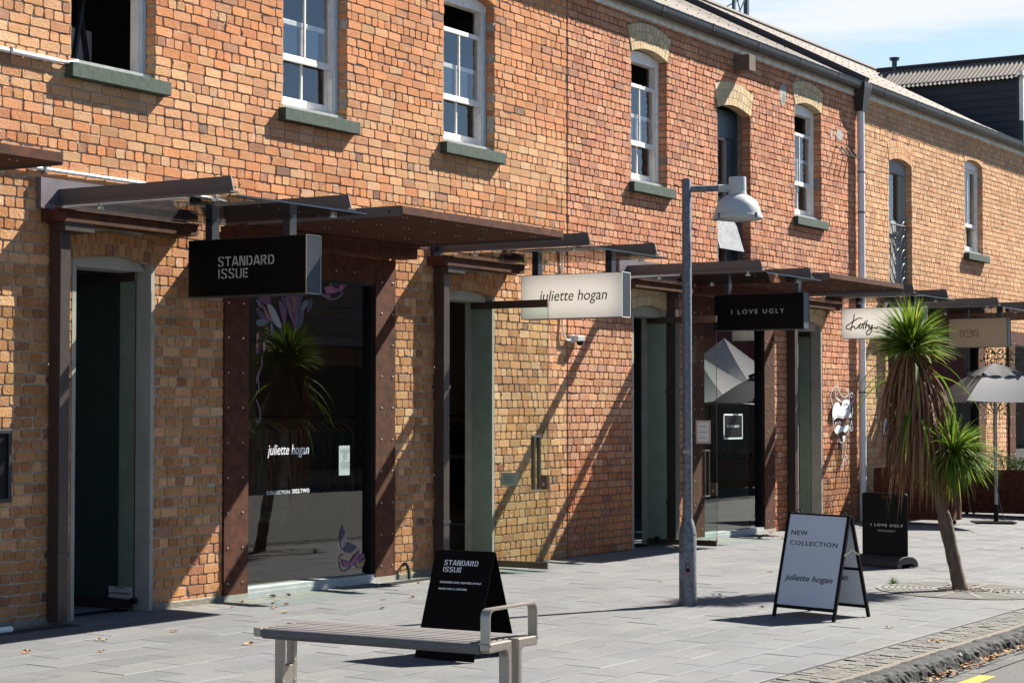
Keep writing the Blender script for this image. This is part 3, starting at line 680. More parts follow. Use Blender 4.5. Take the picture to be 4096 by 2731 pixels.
# dark weatherboard dormer
XD = 39.4; e3 = 7.11
dm = MB()
for k in range(9):
    z0 = 7.15+k*.155; y0 = max(.05, (z0-e3)/SLP-.12-.2); dm.add([(XD-.018,.12,z0),(XD-.018,2.7,z0),(XD,2.7,z0+.158),(XD,.12,z0+.158)], [(0,1,2,3)]); dm.add([(XD-.018,.12,z0),(XD-.018,2.7,z0),(XD+.01,2.7,z0),(XD+.01,.12,z0)], [(3,2,1,0)])
dm.box(XD-.03, XD+.05, .03, .12, 7.12, 8.52); dm.box(XD+.0, XD+2.5, .1, 2.7, 7.0, 8.5)
dorm = dm.build('dormer', mat('dark_weatherboard', (.016,.018,.022), .55, var=.2, vscale=8), b3, label='dark weatherboard dormer on the roof')
m = MB(); m.box(XD+.05, XD+2.5, .0, .1, 7.12, 8.4); m.build('cladding', mat('green_weatherboard', (.03,.12,.09), .6), dorm)
m = MB(); m.box(XD-.05, XD+.03, -.03, .05, 7.6, 8.62); m.build('trim', M_WHITE, dorm)
r = MB(); n = 180; vs = []
for i in range(n+1):
    y = -.10+3.4*i/n; a = .016*sin(2*pi*y/.094)
    for q in range(4): t = q/3; vs.append((XD-.14+1.0*t, y, 8.455+.56*t+a))
r.add(vs, [(4*i+q, 4*i+q+1, 4*i+q+5, 4*i+q+4) for i in range(n) for q in range(3)])
r.build('roof', M_ROOF, dorm, smooth='all')
m = MB(); m.tube([(XD+.86,-.12,9.04),(XD+.86,3.4,9.04)], .05, 8); m.add([(XD+.86,-.1,9.02),(XD+.86,3.3,9.02),(XD+2.5,3.3,8.4),(XD+2.5,-.1,8.4)], [(0,1,2,3)]); m.build('ridge_cap', M_ZINC, dorm)
m = MB(); m.lathe([(.055,0),(.055,.26)], (40.24,3.0,8.95), 12); m.lathe([(.02,.26),(.10,.265),(.10,.285),(.03,.30),(.115,.305),(.115,.32),(0,.34)], (40.24,3.0,8.95), 12); m.build('flue', M_DARKW, b3, smooth=True)

# ------------------------------------------------------------------ glass doors
def leaf_door(b, xd, y0, y1, handle=None):
    """frameless glass leaf on floor pivots, standing at a right angle to the wall"""
    m = MB(); m.box(xd-.005, xd+.005, y0+.002, y1, .085, 2.915); d = m.build('glass_door', G_DOOR, b)
    for z0, z1 in ((2.915, 3.0), (.012, .085)):
        f = MB(); f.box(xd-.022, xd+.022, y0, y1, z0, z1); r_ = f.build('rail', M_BRONZE if handle else M_BROWN, d)
        f = MB(); f.box(xd-.021, xd+.021, y0-.006, y0, z0, z1); f.build('end_cap', M_CHROME, d)
    m = MB(); m.box(xd-.0052, xd+.0052, y0-.0005, y0+.002, .085, 2.915); m.build('pane_edge', mat('glass_edge', (.05,.03,.02), .3), d)
    if handle:
        z0, z1 = handle
        for sg in (-1, 1):
            m = MB(); xx = xd+sg*.06; m.box(xx-.018, xx+.018, -.61, -.57, z0+.02, z1-.02); m.mi = 1
            for z in (z0, z1-.02): m.box(min(xd, xx)-(.018 if sg < 0 else 0), max(xd, xx)+(.018 if sg > 0 else 0), -.612, -.568, z, z+.02)
            m.build('handle', [M_BRONZE, M_CHROME], d)
        m = MB(); m.box(xd-.03, xd+.03, -.744, -.66, z0+.02, z0+.18); m.mi = 1; m.box(xd-.034, xd-.03, -.715, -.69, z0+.06, z0+.10); m.build('lock', [M_BRONZE, M_CHROME], d)
    return d
dB = leaf_door(b1, 19.14, -.745, .26, (.87, 1.49)); dC = leaf_door(b2, 23.49, -.745, .26, (.65, 1.26))
dA = leaf_door(b1, 13.40, .16, 1.165); dD = leaf_door(b2, 28.79, .16, 1.165)
m = MB(); m.box(31.95, 32.91, .165, .175, .02, 2.9); m.build('glass_door', G_DOOR, b3)
for b, x in ((b1, 13.37), (b2, 23.47)):
    m = MB(); m.tube([(x-.03,.09,.09),(x-.075,.09,.09)], .03, 12); m.build('door_stop', M_BLACK, b)

# ------------------------------------------------------------------ canopies
CG = 'glass canopies over the shop doors'
def glass_canopy(x0, x1, label, plate, gut=(0, 0)):
    t = thing('glass_canopy', label, 'canopy', (x0, 0, 3.4), CG)
    for x, s in ((x0, 1), (x1, 1)):
        m = MB()
        m.add([(x+a, y, z) for a in (0, .012) for y, z in ((-.04,3.485),(-1.925,3.485),(-1.895,3.605),(-.04,3.605))], [(0,1,2,3),(7,6,5,4),(0,4,5,1),(1,5,6,2),(2,6,7,3),(3,7,4,0)])
        m.box(x-.045, x+.06, -1.93, -.04, 3.472, 3.485)
        m.build('beam', M_GREYST, t)
        m = MB(); m.box(x-.09, x+.11, -.05, -.012, 3.43, 3.62); m.build('bracket', M_BROWN, t)
    m = MB(); m.box(x0-.06, x1+.12, -2.0, -.14, 3.437, 3.449); m.build('glass_sheet', G_CANOPY, t)
    m = MB(); m.box(x0-.06, x1+.12, -2.002, -1.9995, 3.4365, 3.4495); m.build('glass_edge', mat('green_glass_edge', (.03,.05,.07), .2), t)
    for x in (x0-.0, x1+.0):
        for y in (-1.72, -.5):
            m = MB(); m.lathe([(0,-.022),(.032,-.022),(.032,-.004),(.012,-.004),(.012,.06),(0,.06)], (x+.02, y, 3.437), 12); m.build('glass_clamp', M_CHROME, t)
    a, c = x0-.15+gut[0], x1+.02+gut[1]
    m = MB()
    m.box(a, c, -.22, -.015, 3.325, 3.335); m.box(a, c, -.22, -.212, 3.335, 3.425); m.box(a, c, -.023, -.015, 3.335, 3.425); m.box(a, a+.008, -.212, -.023, 3.335, 3.42); m.box(c-.008, c, -.212, -.023, 3.335, 3.42); m.box(a-.03, c+.03, -.245, -.212, 3.418, 3.428)
    m.build('gutter', M_CORTEN, t)
    if plate:
        m = MB(); m.box(x0-.20, x1+.10, -.055, -.012, 3.43, 3.69); m.box(x0-.20, x1+.1, -.075, -.055, 3.43, 3.44); m.build('wall_flashing', M_PLUM, t)
    return t
glass_canopy(12.20, 13.77, 'glass canopy on grey steel beams over the closed left-hand door', True)
glass_canopy(17.98, 19.49, 'glass canopy on grey steel beams over the open door beside the large shop window', False, (-.02, .0))
glass_canopy(22.32, 23.86, 'glass canopy over the open door with cream brick arch, behind the lamp post', True)
glass_canopy(27.67, 29.15, 'glass canopy crossed by the white downpipe', False)
glass_canopy(31.65, 33.15, 'glass canopy above the cabbage tree, farthest to the right', True)
def rust_canopy(x0, x1, label):
    t = thing('rusted_canopy', label, 'canopy', (x0, 0, 3.4), 'rusted steel canopies over the shop windows')
    m = MB(); m.box(x0+.01, x1-.01, -2.02, -.03, 3.488, 3.494); m.box(x0, x1, -2.026, -2.018, 3.488, 3.555); m.build('roof_sheet', M_CORTEN, t)
    for x in (x0-.008, x1-.0):
        m = MB(); m.box(x, x+.008, -2.018, -.03, 3.47, 3.56)
        o = m.build('side_angle', M_GREYST, t)
        for i in range(7):
            y = -1.9+i*.28; s = MB(); s.box(x-.002, x, y, y+.014, 3.50, 3.525); s.build('slot', M_BLACK, o)
    n = 3
    for i in range(n):
        x = x0+.3+(x1-x0-.6)*i/(n-1); m = MB(); m.box(x-.02, x+.02, -1.75, -.04, 3.494, 3.585); m.build('rib', M_GREYST, t)
    m = MB()
    m.box(x0-.05, x1+.05, -.24, -.02, 3.345, 3.355); m.box(x0-.05, x1+.05, -.24, -.232, 3.355, 3.47); m.box(x0-.02, x1+.14, -.30, -.20, 3.455, 3.486); m.box(x0-.05, x0-.042, -.232, -.02, 3.355, 3.47); m.box(x1+.042, x1+.05, -.232, -.02, 3.355, 3.47)
    m.build('gutter', M_CORTEN, t)
    for i in range(6):
        for yy in (-1.85, -1.25, -.65):
            for d in (-.035, .035): bolt(t, x0+.3+(x1-x0-.6)*i/5+d, yy, 3.488, 'z', .7)
    return t
rust_canopy(14.40, 17.24, 'brown rusted steel canopy above the large shop window')
rust_canopy(24.20, 26.95, 'brown rusted steel canopy right of the lamp head')
rust_canopy(33.35, 36.85, 'brown rusted steel canopy behind the tan sign at the right edge')
rust_canopy(7.30, 10.21, 'brown rusted steel canopy corner cut off by the left edge of the photo')
STEN = {'S': [[(.58,.79),(.52,.92),(.38,.965)],[(.27,.965),(.12,.9),(.08,.74),(.18,.58),(.42,.45),(.54,.29),(.50,.12),(.38,.035)],[(.27,.035),(.12,.08),(.04,.21)]],
 'T': [[(.0,.915),(.62,.915)],[(.31,.83),(.31,0)]], 'A': [[(.04,0),(.27,1)],[(.37,1),(.60,0)],[(.22,.27),(.46,.27)]], 'N': [[(.08,0),(.08,1)],[(.2,1),(.46,0)],[(.56,0),(.56,1)]],
 'D': [[(.08,0),(.08,1)],[(.25,.915),(.40,.9),(.53,.76),(.53,.24),(.40,.1),(.25,.085)]], 'R': [[(.08,0),(.08,1)],[(.25,.915),(.42,.91),(.52,.76),(.44,.56),(.25,.51)],[(.30,.44),(.54,0)]],
 'I': [[(.08,0),(.08,1)]], 'U': [[(.08,1),(.08,.25),(.14,.09),(.26,.035)],[(.37,.035),(.49,.09),(.55,.25),(.55,1)]], 'E': [[(.08,0),(.08,1)],[(.21,.915),(.50,.915)],[(.21,.5),(.46,.5)],[(.21,.085),(.50,.085)]]}
def stencil(body, o, eu, ev, width, height, m, parent):
    """stencil capitals drawn as broad strokes with the bridges left open"""
    adv = [(.30 if c == 'I' else .74) for c in body]; tot = sum(adv)-.12; o, eu, ev = Vector(o), Vector(eu).normalized(), Vector(ev).normalized(); mb = MB(); x = 0
    for c, a in zip(body, adv):
        for sg in STEN[c]:
            P = sg if len(sg) < 3 else smooth2(sg, 4); mb.ribbon([((x+u)*width/tot, v*height) for u, v in P], .165*height, o, eu, ev)
        x += a
    return mb.build('lettering', m, parent)
# ------------------------------------------------------------------ hanging signs
def hang_sign(x0, x1, y0, y1, z0, z1, label, m_face, m_side, m_edge=None, posts=(.2, .8), cat='shop sign'):
    t = thing('hanging_sign', label, cat, ((x0+x1)/2, (y0+y1)/2, z0), 'box signs hung under the canopies')
    m = MB()
    if m_face in (M_CREAM, M_TAN):            # a light box: two acrylic faces in a metal tray
        m.box(x0, x1, y0, y0+.006, z0, z1); m.box(x0, x1, y1-.006, y1, z0, z1); m.box(x0, x1, y0+.006, y1-.006, z0, z0+.006); m.box(x0, x1, y0+.006, y1-.006, z1-.006, z1)
        b_ = MB(); b_.add([(x1-.004,y0+.006,z0+.006),(x1-.004,y1-.006,z0+.006),(x1-.004,y1-.006,z1-.006),(x1-.004,y0+.006,z1-.006)], [(0,1,2,3)]); b_.build('back_panel', m_face, t)
        b_ = MB(); b_.add([(x0-.002,y0+.006,z0+.006),(x0-.002,y1-.006,z0+.006),(x0-.002,y1-.006,z1-.006),(x0-.002,y0+.006,z1-.006)], [(3,2,1,0)]); b_.build('face_panel', m_face, t)
    else:
        m.box(x0, x1, y0, y1, z0, z1); b_ = MB(); b_.box(x0-.004, x0-.0005, y0+.006, y1-.006, z0+.008, z1-.006); b_.build('face_panel', m_face, t)
    c = m.build('case', m_side, t)
    m = MB()
    for a, b_, cc, d in ((y0-.003, y0+.004, z0, z1), ):
        for xx in (x0-.002, x1-.006): m.box(xx, xx+.008, a, b_, cc, d)
        for zz in (z0-.001, z1-.006): m.box(x0, x1, a, b_, zz, zz+.007)
    m.build('trim', m_edge or M_CHROME, t)
    for f in posts:
        y = y1+(y0-y1)*f; m = MB(); xc = (x0+x1)/2; m.box(xc-.05, xc+.05, y-.04, y+.04, z1, 3.47); m.build('hanger_post', M_NAVY, t, bevel=.003)
    return t
def place(Y, tl, tr, tr2, br):
    """box of a hanging sign read off the photo: near edge in the plane y=Y"""
    a, b_, c = px(*tr, (0,1,0), Y), px(*tr2, (0,1,0), Y), px(*br, (0,1,0), Y); l = px(*tl, (1,0,0), a.x); return a.x, b_.x, Y, l.y, c.z, a.z
EY, EZ = (0,-1,0), (0,0,1)
zS = lambda a, b_: (700+a/3.675, 900+b_/3.675)
bx = place(-1.5, zS(200,205), zS(1930,135), zS(2145,160), zS(1928,1002))
s = hang_sign(*bx, 'black hanging box sign with white stencil lettering at the left', M_SIGNBLK, mat('brushed_dark_side', (.06,.065,.075), .35, .5, var=.5, vscale=14, stretch=(14,14,.5)), posts=(.14, .80))
def at(x, n, a, b_): p = px(*zp(n, a, b_), (1,0,0), x); return p
xs = bx[0]-.006
def zo(a, b_): return px(700+a/3.675, 900+b_/3.675, (1,0,0), xs)
p, q = zo(633, 612), zo(1460, 590); r_ = zo(640, 472)
stencil('STANDARD', (xs-.002, p.y, p.z), EY, EZ, p.y-q.y, r_.z-p.z, M_LETG, s)
p2, q2 = zo(637, 790), zo(1090, 778)
stencil('ISSUE', (xs-.002, p2.y, p2.z), EY, EZ, p2.y-q2.y, r_.z-p.z, M_LETG, s)
zS = lambda a, b_: (2040+a/4.523, 1040+b_/4.523)
bx = place(-1.5, zS(200,318), zS(2025,210), zS(2175,230), zS(2030,1030))
s = hang_sign(*bx, 'cream hanging box sign with black italic lettering', M_CREAM, M_NAVY, M_PVC, posts=(.12, .85))
xs = bx[0]-.006
def zj(a, b_): return px(2040+a/4.523, 1040+b_/4.523, (1,0,0), xs)
p, q, r_ = zj(515, 750), zj(1755, 695), zj(700, 590)
text('juliette hogan', (xs, p.y, p.z), EY, EZ, p.y-q.y, M_INK, s, shear=.22, height=.128)
bx = place(-1.8, zp(7,1855,1130), zp(8,325,1113), zp(8,378,1113), zp(8,328,1452))
s = hang_sign(*bx, 'black hanging sign with thin widely spaced capitals, right of the lamp post', M_SIGNBLK, mat('slate_side', (.035,.042,.06), .5), M_BLACK, posts=(.12, .9))
xs = bx[0]-.006
p, q = at(xs, 7, 2015, 1318), at(xs, 8, 148, 1305); 
text('I LOVE UGLY', (xs, p.y, p.z), EY, EZ, p.y-q.y, M_LETG, s, spacing=1.45, height=.062)
bx = place(-1.54, zp(8,675,1270), zp(8,1430,1245), zp(8,1460,1245), zp(8,1430,1530))
s = hang_sign(*bx, 'cream hanging sign with a black handwritten name, behind the cabbage tree', M_CREAM, M_NAVY, M_PVC, posts=(.2, .85))
xs = bx[0]-.007
def strokes(segs, n, o, w, m, parent, name='lettering', plane=None, lift=.0):
    mb = MB()
    for sg in segs:
        P = [px(*zp(n, *q), *plane) for q in sg]
        if len(P) > 2: P = [Vector(v) for v in smooth2([tuple(v) for v in P], 5)]
        if plane[0][0]: pts = [(-v.y, v.z) for v in P]; mb.ribbon(pts, w, (plane[1]+lift, 0, 0), EY, EZ)
        else: pts = [(v.x, v.z) for v in P]; mb.ribbon(pts, w, (0, plane[1]+lift, 0), (1,0,0), EZ)
    return mb.build(name, m, parent)
KW = [[(793,1315),(785,1370),(770,1420),(760,1470)],[(865,1358),(830,1355),(780,1385),(730,1420),(718,1445),(740,1455),(770,1440),(790,1425)],[(790,1425),(800,1450),(815,1445),(840,1415),(855,1405),(840,1425),(838,1445),(855,1440),(872,1405)],
 [(893,1378),(880,1420),(872,1450),(880,1445)],[(860,1408),(900,1402)],[(912,1368),(900,1420),(893,1448),(905,1425),(918,1412),(925,1425),(925,1448)],[(935,1412),(932,1440),(945,1440),(958,1415),(955,1450),(940,1490),(915,1505),(903,1490),(920,1465),(960,1445),(985,1440),(1000,1445),(1010,1430),(1030,1438),(1048,1445)],
 [(1105,1408),(1100,1440),(1115,1445),(1125,1420),(1140,1410),(1150,1425)],[(1160,1405),(1170,1445),(1190,1430),(1200,1445),(1225,1410)]]
strokes(KW, 8, None, .017, M_INK, s, plane=((1,0,0), xs), lift=-.0)
bx = place(-1.59, zp(8,1660,1370), zp(8,2195,1347), zp(8,2228,1350), zp(12,2195,48))
s = hang_sign(*bx, 'tan hanging sign with a small drawn wrapped sweet, right of the cabbage tree', M_TAN, M_NAVY, M_BLACK, posts=(.28, .85))
xs = bx[0]-.007
CAND = [[(1800,1480),(1812,1465),(1845,1462),(1875,1470),(1885,1490),(1875,1515),(1845,1527),(1815,1522),(1800,1505),(1800,1480)],[(1800,1488),(1770,1465),(1762,1478),(1775,1495),(1762,1510),(1772,1525),(1800,1505)],[(1880,1480),(1920,1455),(1932,1475),(1920,1490),(1932,1515),(1915,1520),(1882,1500)],[(1812,1470),(1840,1490),(1878,1478)],[(1900,1470),(1915,1510)],[(1860,1465),(1885,1510)]]
strokes(CAND, 8, None, .008, M_INK, s, plane=((1,0,0), xs))

# ------------------------------------------------------------------ lettering and notices on the glass
xg = .13
def gl(n, a, b_, y=.10): return px(*zp(n, a, b_), (0,1,0), y)
GP = lambda n, a, b_: px(*zp(n, a, b_), (sin(radians(3.9)), cos(radians(3.9)), 0), sin(radians(3.9))*16.83+cos(radians(3.9))*.054)
EG = Vector((cos(radians(3.9)), -sin(radians(3.9)), 0))
p, q = GP(10, 105, 1040), GP(10, 485, 1020); text('juliette hogan', p, EG, EZ, (q-p).dot(EG), M_LETW, sw1, shear=.22, height=.105)
p, q = GP(10, 100, 1405), GP(10, 310, 1392); text('COLLECTION', p, EG, EZ, (q-p).dot(EG), M_LETW, sw1, height=.036, spacing=1.1)
p, q = GP(10, 330, 1390), GP(10, 490, 1378); text('2022.TWO', p, EG, EZ, (q-p).dot(EG), M_LETW, sw1, height=.040, spacing=1.1, bold=.03)
m = MB(); p = GP(10, 762, 1228); q = GP(10, 860, 1225)
nt_ = thing('notice', 'white notice with round icons stuck inside the large shop window', 'notice', p)
m.obox(p, EG, (EG.cross(Vector(EZ))), EZ, (0, (q-p).dot(EG)), (-.003, 0), (0, .30)); m.build('sheet', mat('pale_notice', (.42,.47,.47), .6), nt_)
m = MB()
for cx, cz, r_ in ((.095,.19,.028),(.062,.105,.03),(.135,.105,.03)):
    pts = [(cx+r_*cos(t), cz+r_*1.1*sin(t)) for t in [2*pi*i/16 for i in range(17)]]; m.ribbon(pts, .005, Vector(p)+Vector((-.0,-.005,0)), EG, EZ)
    m.ribbon([(cx-.012, cz-.008),(cx-.004, cz+.012),(cx+.006, cz-.004),(cx+.012, cz+.01)], .005, Vector(p)+Vector((0,-.005,0)), EG, EZ)
for k in range(3): m.ribbon([(.03, .262-.014*k),(.16, .262-.014*k)], .004, Vector(p)+Vector((0,-.005,0)), EG, EZ)
m.build('print', M_INK, nt_)
# floral vinyl on the large window
PET = {'teal': (.06,.12,.14), 'pale': (.25,.27,.28), 'plum': (.11,.035,.09), 'pink': (.30,.08,.20), 'tan': (.26,.12,.06), 'navy': (.02,.025,.06), 'peach': (.36,.2,.12)}
def petal(mb, pts, col, n=6): # outline in pixel coordinates of tile 6/10/14
    P = [GP(n, a, b_) for a, b_ in pts]; P = [Vector(v) for v in smooth2([tuple(v) for v in P+[P[0]]], 4)][:-1]
    d = EG.cross(Vector(EZ))*.0; c = sum(P, Vector())/len(P)
    mb.add(P+[c], [(i, (i+1)%len(P), len(P)) for i in range(len(P))], PET[col])
M_VINYL = mat('printed_vinyl', (1,1,1), .5, attr=True)
def offs(pts, k, dx, dy):
    cx = sum(p[0] for p in pts)/len(pts); cy = sum(p[1] for p in pts)/len(pts); return [(cx+(x-cx)*k+dx, cy+(y-cy)*k+dy) for x, y in pts]
vb = MB()
FL = [(6,[(95,1220),(150,1240),(200,1330),(235,1440),(180,1420),(130,1330)],'pale'),(6,[(0,1380),(60,1360),(120,1385),(60,1420),(10,1415)],'teal'),(6,[(140,1390),(158,1440),(145,1510),(130,1440)],'teal'),(6,[(270,1145),(385,1150),(390,1260),(350,1400),(300,1300)],'plum'),(6,[(310,1160),(350,1170),(340,1260),(300,1260)],'tan'),(6,[(345,1270),(360,1320),(348,1380),(335,1320)],'peach'),(6,[(410,1285),(435,1290),(420,1400),(370,1455),(350,1430),(385,1330)],'navy'),(6,[(450,1190),(480,1195),(455,1260),(415,1285),(420,1230)],'teal'),
 (6,[(10,1150),(110,1150),(130,1215),(60,1210)],'plum'),(6,[(625,1075),(680,1060),(750,1085),(735,1115),(650,1125)],'pink'),(6,[(750,1085),(800,1020),(870,1015),(800,1080),(770,1110)],'pink'),(6,[(670,1005),(760,1010),(800,1015),(740,1050),(690,1040)],'teal'),(6,[(655,1005),(700,1060),(740,1080),(690,1070)],'peach'),
 (10,[(20,20),(45,60),(60,110),(45,60)],'tan'),
 (14,[(795,110),(815,190),(835,270),(920,310),(870,370),(800,340),(775,230)],'navy'),(14,[(800,150),(815,190),(805,215),(795,190)],'teal'),(14,[(830,310),(850,320),(840,335),(820,325)],'teal'),(14,[(870,330),(895,340),(880,358),(862,350)],'teal'),(14,[(795,430),(830,470),(880,450),(945,345),(925,430),(880,490),(820,500),(795,460)],'pink'),(14,[(955,400),(985,380),(995,410),(970,420)],'pink'),(14,[(930,430),(950,470),(1000,420),(985,490),(945,510),(915,480)],'peach'),(14,[(945,360),(950,400),(970,450),(935,440)],'plum')]
FL += [(6,[(0,1180),(40,1200),(60,1260),(20,1240)],'teal'),(6,[(60,1230),(100,1290),(150,1390),(90,1330)],'tan'),(6,[(0,1260),(40,1290),(80,1330),(20,1320)],'navy'),(6,[(20,1320),(80,1340),(130,1375),(60,1365)],'navy'),(6,[(230,1160),(275,1180),(280,1300),(245,1250)],'navy'),(6,[(205,1190),(240,1230),(275,1330),(255,1400),(225,1300)],'plum'),(6,[(395,1160),(420,1150),(410,1230),(395,1290),(385,1220)],'navy'),(6,[(480,1200),(515,1180),(505,1250),(470,1290)],'navy'),(6,[(330,1180),(345,1150),(365,1180),(350,1230)],'tan'),(6,[(355,1360),(365,1400),(352,1450),(342,1400)],'teal'),(6,[(620,1130),(690,1150),(660,1165),(610,1150)],'plum'),(6,[(800,1000),(880,1005),(830,1030)],'peach'),
 (6,[(0,1500),(20,1490),(30,1530),(5,1560)],'tan'),(10,[(0,20),(20,10),(25,50),(0,60)],'tan'),(10,[(60,20),(75,0),(85,60),(70,90)],'peach'),(10,[(0,60),(25,70),(15,105),(0,110)],'plum')]
OL = [(10,[(52,140),(48,230),(15,300),(0,380)]),(10,[(50,230),(20,320),(25,430),(12,460),(0,455)]),(10,[(0,530),(25,600),(38,690),(25,735),(8,735),(0,700)]),(14,[(830,460),(870,500),(800,540),(770,470),(780,400),(810,385)]),(6,[(600,1130),(680,1180),(760,1160),(800,1110)])]
reg = lambda n, pts: 0 if n == 14 else (1 if n == 6 and pts[0][0] > 595 else 2)
for k in range(3):
    vb = MB(); vo = MB()
    for n, pts, c in FL:
        if reg(n, pts) != k: continue
        petal(vb, pts, c, n)
        P = [GP(n, a, b_)+Vector((0,-.002,0)) for a, b_ in pts+[pts[0]]]; P = [Vector(v) for v in smooth2([tuple(v) for v in P], 4)]
        vo.ribbon([((v-P[0]).dot(EG), v.z-P[0].z) for v in P], .006, P[0], EG, EZ)
    for n, pts in OL:
        if reg(n, pts) != k: continue
        P = [GP(n, a, b_)+Vector((0,-.002,0)) for a, b_ in pts]; P = [Vector(v) for v in smooth2([tuple(v) for v in P], 5)]
        vo.ribbon([((v-P[0]).dot(EG), v.z-P[0].z) for v in P], .014, P[0], EG, EZ)
    o = vb.build('floral_decal', M_VINYL, sw1, label=('flower decal low on the right of the glass','flower decal high on the right of the glass','flower decal in the upper left of the glass')[k])
    vo.build('decal_outline', mat('decal_line', (.17,.09,.17), .5), sw1)
# notices on the open doors and second window
def sheet(name, label, o, eu, w, h, m_, lines=4, cat='notice', border=None):
    t = thing(name, label, cat, o); en = Vector(eu).cross(Vector(EZ)).normalized()
    m = MB(); m.obox(o, eu, en, EZ, (0, w), (0, .002), (0, h)); m.build('sheet', m_, t)
    if border:
        m = MB(); k = .06*w
        for a, c in (((k,h-k),(w-k,h-k)),((k,k),(w-k,k)),((k,k),(k,h-k)),((w-k,k),(w-k,h-k))): m.ribbon([a, c], .012, Vector(o)+en*.004, eu, EZ)
        m.build('border', border, t)
    if lines:
        m = MB()
        for i in range(lines): z = h*(.25+.5*i/max(1, lines-1)); m.ribbon([(w*.2, z),(w*(.8 if i % 2 else .7), z)], .006, Vector(o)+en*.004, eu, EZ)
        m.build('print', mat('grey_print', (.12,.12,.13), .6), t)
    return t
sheet('notice', 'small grey printed notice on the open glass door beside the brick wall', (19.142,-.13,.925), EY, .22, .145, mat('grey_notice', (.36,.36,.34), .6), 5)
sheet('notice', 'white poster with an orange border on the open door behind the lamp post', (23.482,-.45,1.34), EY, .21, .30, M_PAPER, 3, border=mat('orange_print', (.6,.25,.02), .6))
m = MB(); t = thing('sticker', 'small round rainbow ring sticker low on the open glass door', 'sticker', (19.14,-.36,.78))
m.ribbon([(.36+.03*cos(a), .78+.04*sin(a)) for a in [2*pi*i/20 for i in range(21)]], .01, (19.142,0,0), EY, EZ); m.build('ring', mat('ring_print', (.35,.28,.12), .6), t)
p = gl(11, 1942, 890, .055); q = gl(11, 2115, 670, .055)
t = sheet('notice', 'square black card with white border and lettering in the second shop window', (p.x, .055, p.z), (1,0,0), q.x-p.x, q.z-p.z, M_BLACK, 0)
m = MB(); w_, h_ = q.x-p.x, q.z-p.z
for a, c in (((0,h_),(w_,h_)),((0,0),(w_,0)),((0.01,0),(.01,h_)),((w_-.01,0),(w_-.01,h_))): m.ribbon([a, c], .022, (p.x,.05,p.z), (1,0,0), EZ)
m.build('border', mat('mint_border', (.6,.68,.66), .5), t)
text('I LOVE UGLY', (p.x+w_*.2, .05, p.z+h_*.46), (1,0,0), EZ, w_*.62, M_LETW, t, height=.035)
p = gl(13, 1140, 803, .14); t = sheet('sticker', 'white security warning sticker at the foot of the left glass door', (13.392,.45,.10), (0,-1,0), .28, .10, mat('pinkish_label', (.5,.46,.47), .6), 0)
text('CITYGUARD', (13.388,.44,.130), EY, EZ, .26, M_INK, t, height=.022); text('WARNING', (13.388,.38,.185), EY, EZ, .13, M_INK, t, height=.009)

# ------------------------------------------------------------------ things fixed to the walls
m = MB(); t = thing('wall_sign', 'white cut-out heart emblem with ribbons on the red brick wall', 'sign', (29.66, -.04, .85))
YW = -.045
def hx(a, b_): v = px(*zp(12, a, b_), (0,1,0), YW); return (v.x, v.z)
def fill(pts, y=YW, cr=True, mm=m):
    P = [hx(a, b_) for a, b_ in pts]
    if cr: P = smooth2(P+[P[0]], 4)[:-1]
    mm.prism(P, (0,0,0), (1,0,0), (0,0,1), (0,1,0), y-.003, y)
fill([(668,600),(648,560),(620,560),(598,600),(590,660),(600,700),(625,685),(650,680),(690,690),(725,680),(750,655),(757,600),(745,545),(720,530),(690,545),(675,590)])
fill([(600,720),(612,700),(640,685),(690,695),(740,675),(757,650),(755,700),(735,690),(690,705),(640,695),(612,715)])
fill([(612,810),(640,765),(690,780),(738,765),(735,800),(715,830),(680,825),(640,845),(620,838)])
fill([(680,870),(715,865),(700,915),(715,930),(690,920),(675,945),(690,900)])
def line(pts, w=.012, mm=m): P = smooth2([hx(a, b_) for a, b_ in pts], 5); mm.ribbon(P, w, (0,YW-.004,0), (1,0,0), EZ)
for pts in ([(597,585),(580,530),(572,490),(590,450),(612,412),(640,415),(655,460),(690,510),(725,500),(742,460),(730,432),(720,450),(735,465)],[(625,420),(618,470),(625,520),(690,560)],[(630,510),(660,540)],[(590,660),(598,740),(615,830),(640,850),(655,910),(675,930)],[(757,650),(765,720),(745,800),(725,860),(715,880)],[(775,490),(788,520),(775,560),(755,570),(745,530),(750,485),(770,470),(785,500)],[(758,500),(770,520),(765,550)],[(770,575),(775,640),(765,700),(770,760),(775,800),(760,820),(752,795),(765,785)],[(690,930),(685,1010),(680,1070),(705,1085),(722,1060),(712,1035),(700,1055)],[(715,925),(712,1000),(690,1100),(670,1140),(672,1170),(690,1165),(692,1130),(678,1140)]): line(pts)
m.build('emblem', mat('white_acrylic_cutout', (.74,.76,.80), .4), t)
m = MB(); line([(612,775),(622,730),(615,760),(640,735)], .006, m); line([(625,745),(640,740),(650,755),(655,730),(665,745),(668,760)], .006, m); line([(690,720),(692,750),(702,745),(708,718),(720,745),(730,720),(745,740)], .006, m); m.build('lettering', M_LETW, t)
m = MB()
for q in ((695,590),(708,628)): line([q, (q[0]+25, q[1]-20), (q[0]+42, q[1]+10)], .016, m)
m.build('stitches', M_BLACK, t)
m = MB(); P = [hx(*q) for q in ((572,480),(615,410),(790,470),(780,810),(740,870),(720,1090),(670,1172),(645,860),(600,820),(588,640))]; m.prism(P, (0,0,0), (1,0,0), (0,0,1), (0,1,0), YW+.001, YW+.006); m.build('backing', G_ACR, t)
m = MB(); t = thing('security_camera', 'small white security camera on the wall where the two brick walls meet', 'camera', (20.95,-.1,2.6))
m.box(20.93, 21.12, -.115, -.03, 2.60, 2.675); m.box(20.90, 20.97, -.06, .0, 2.58, 2.68); m.build('housing', M_LAMPW, t, bevel=.012)
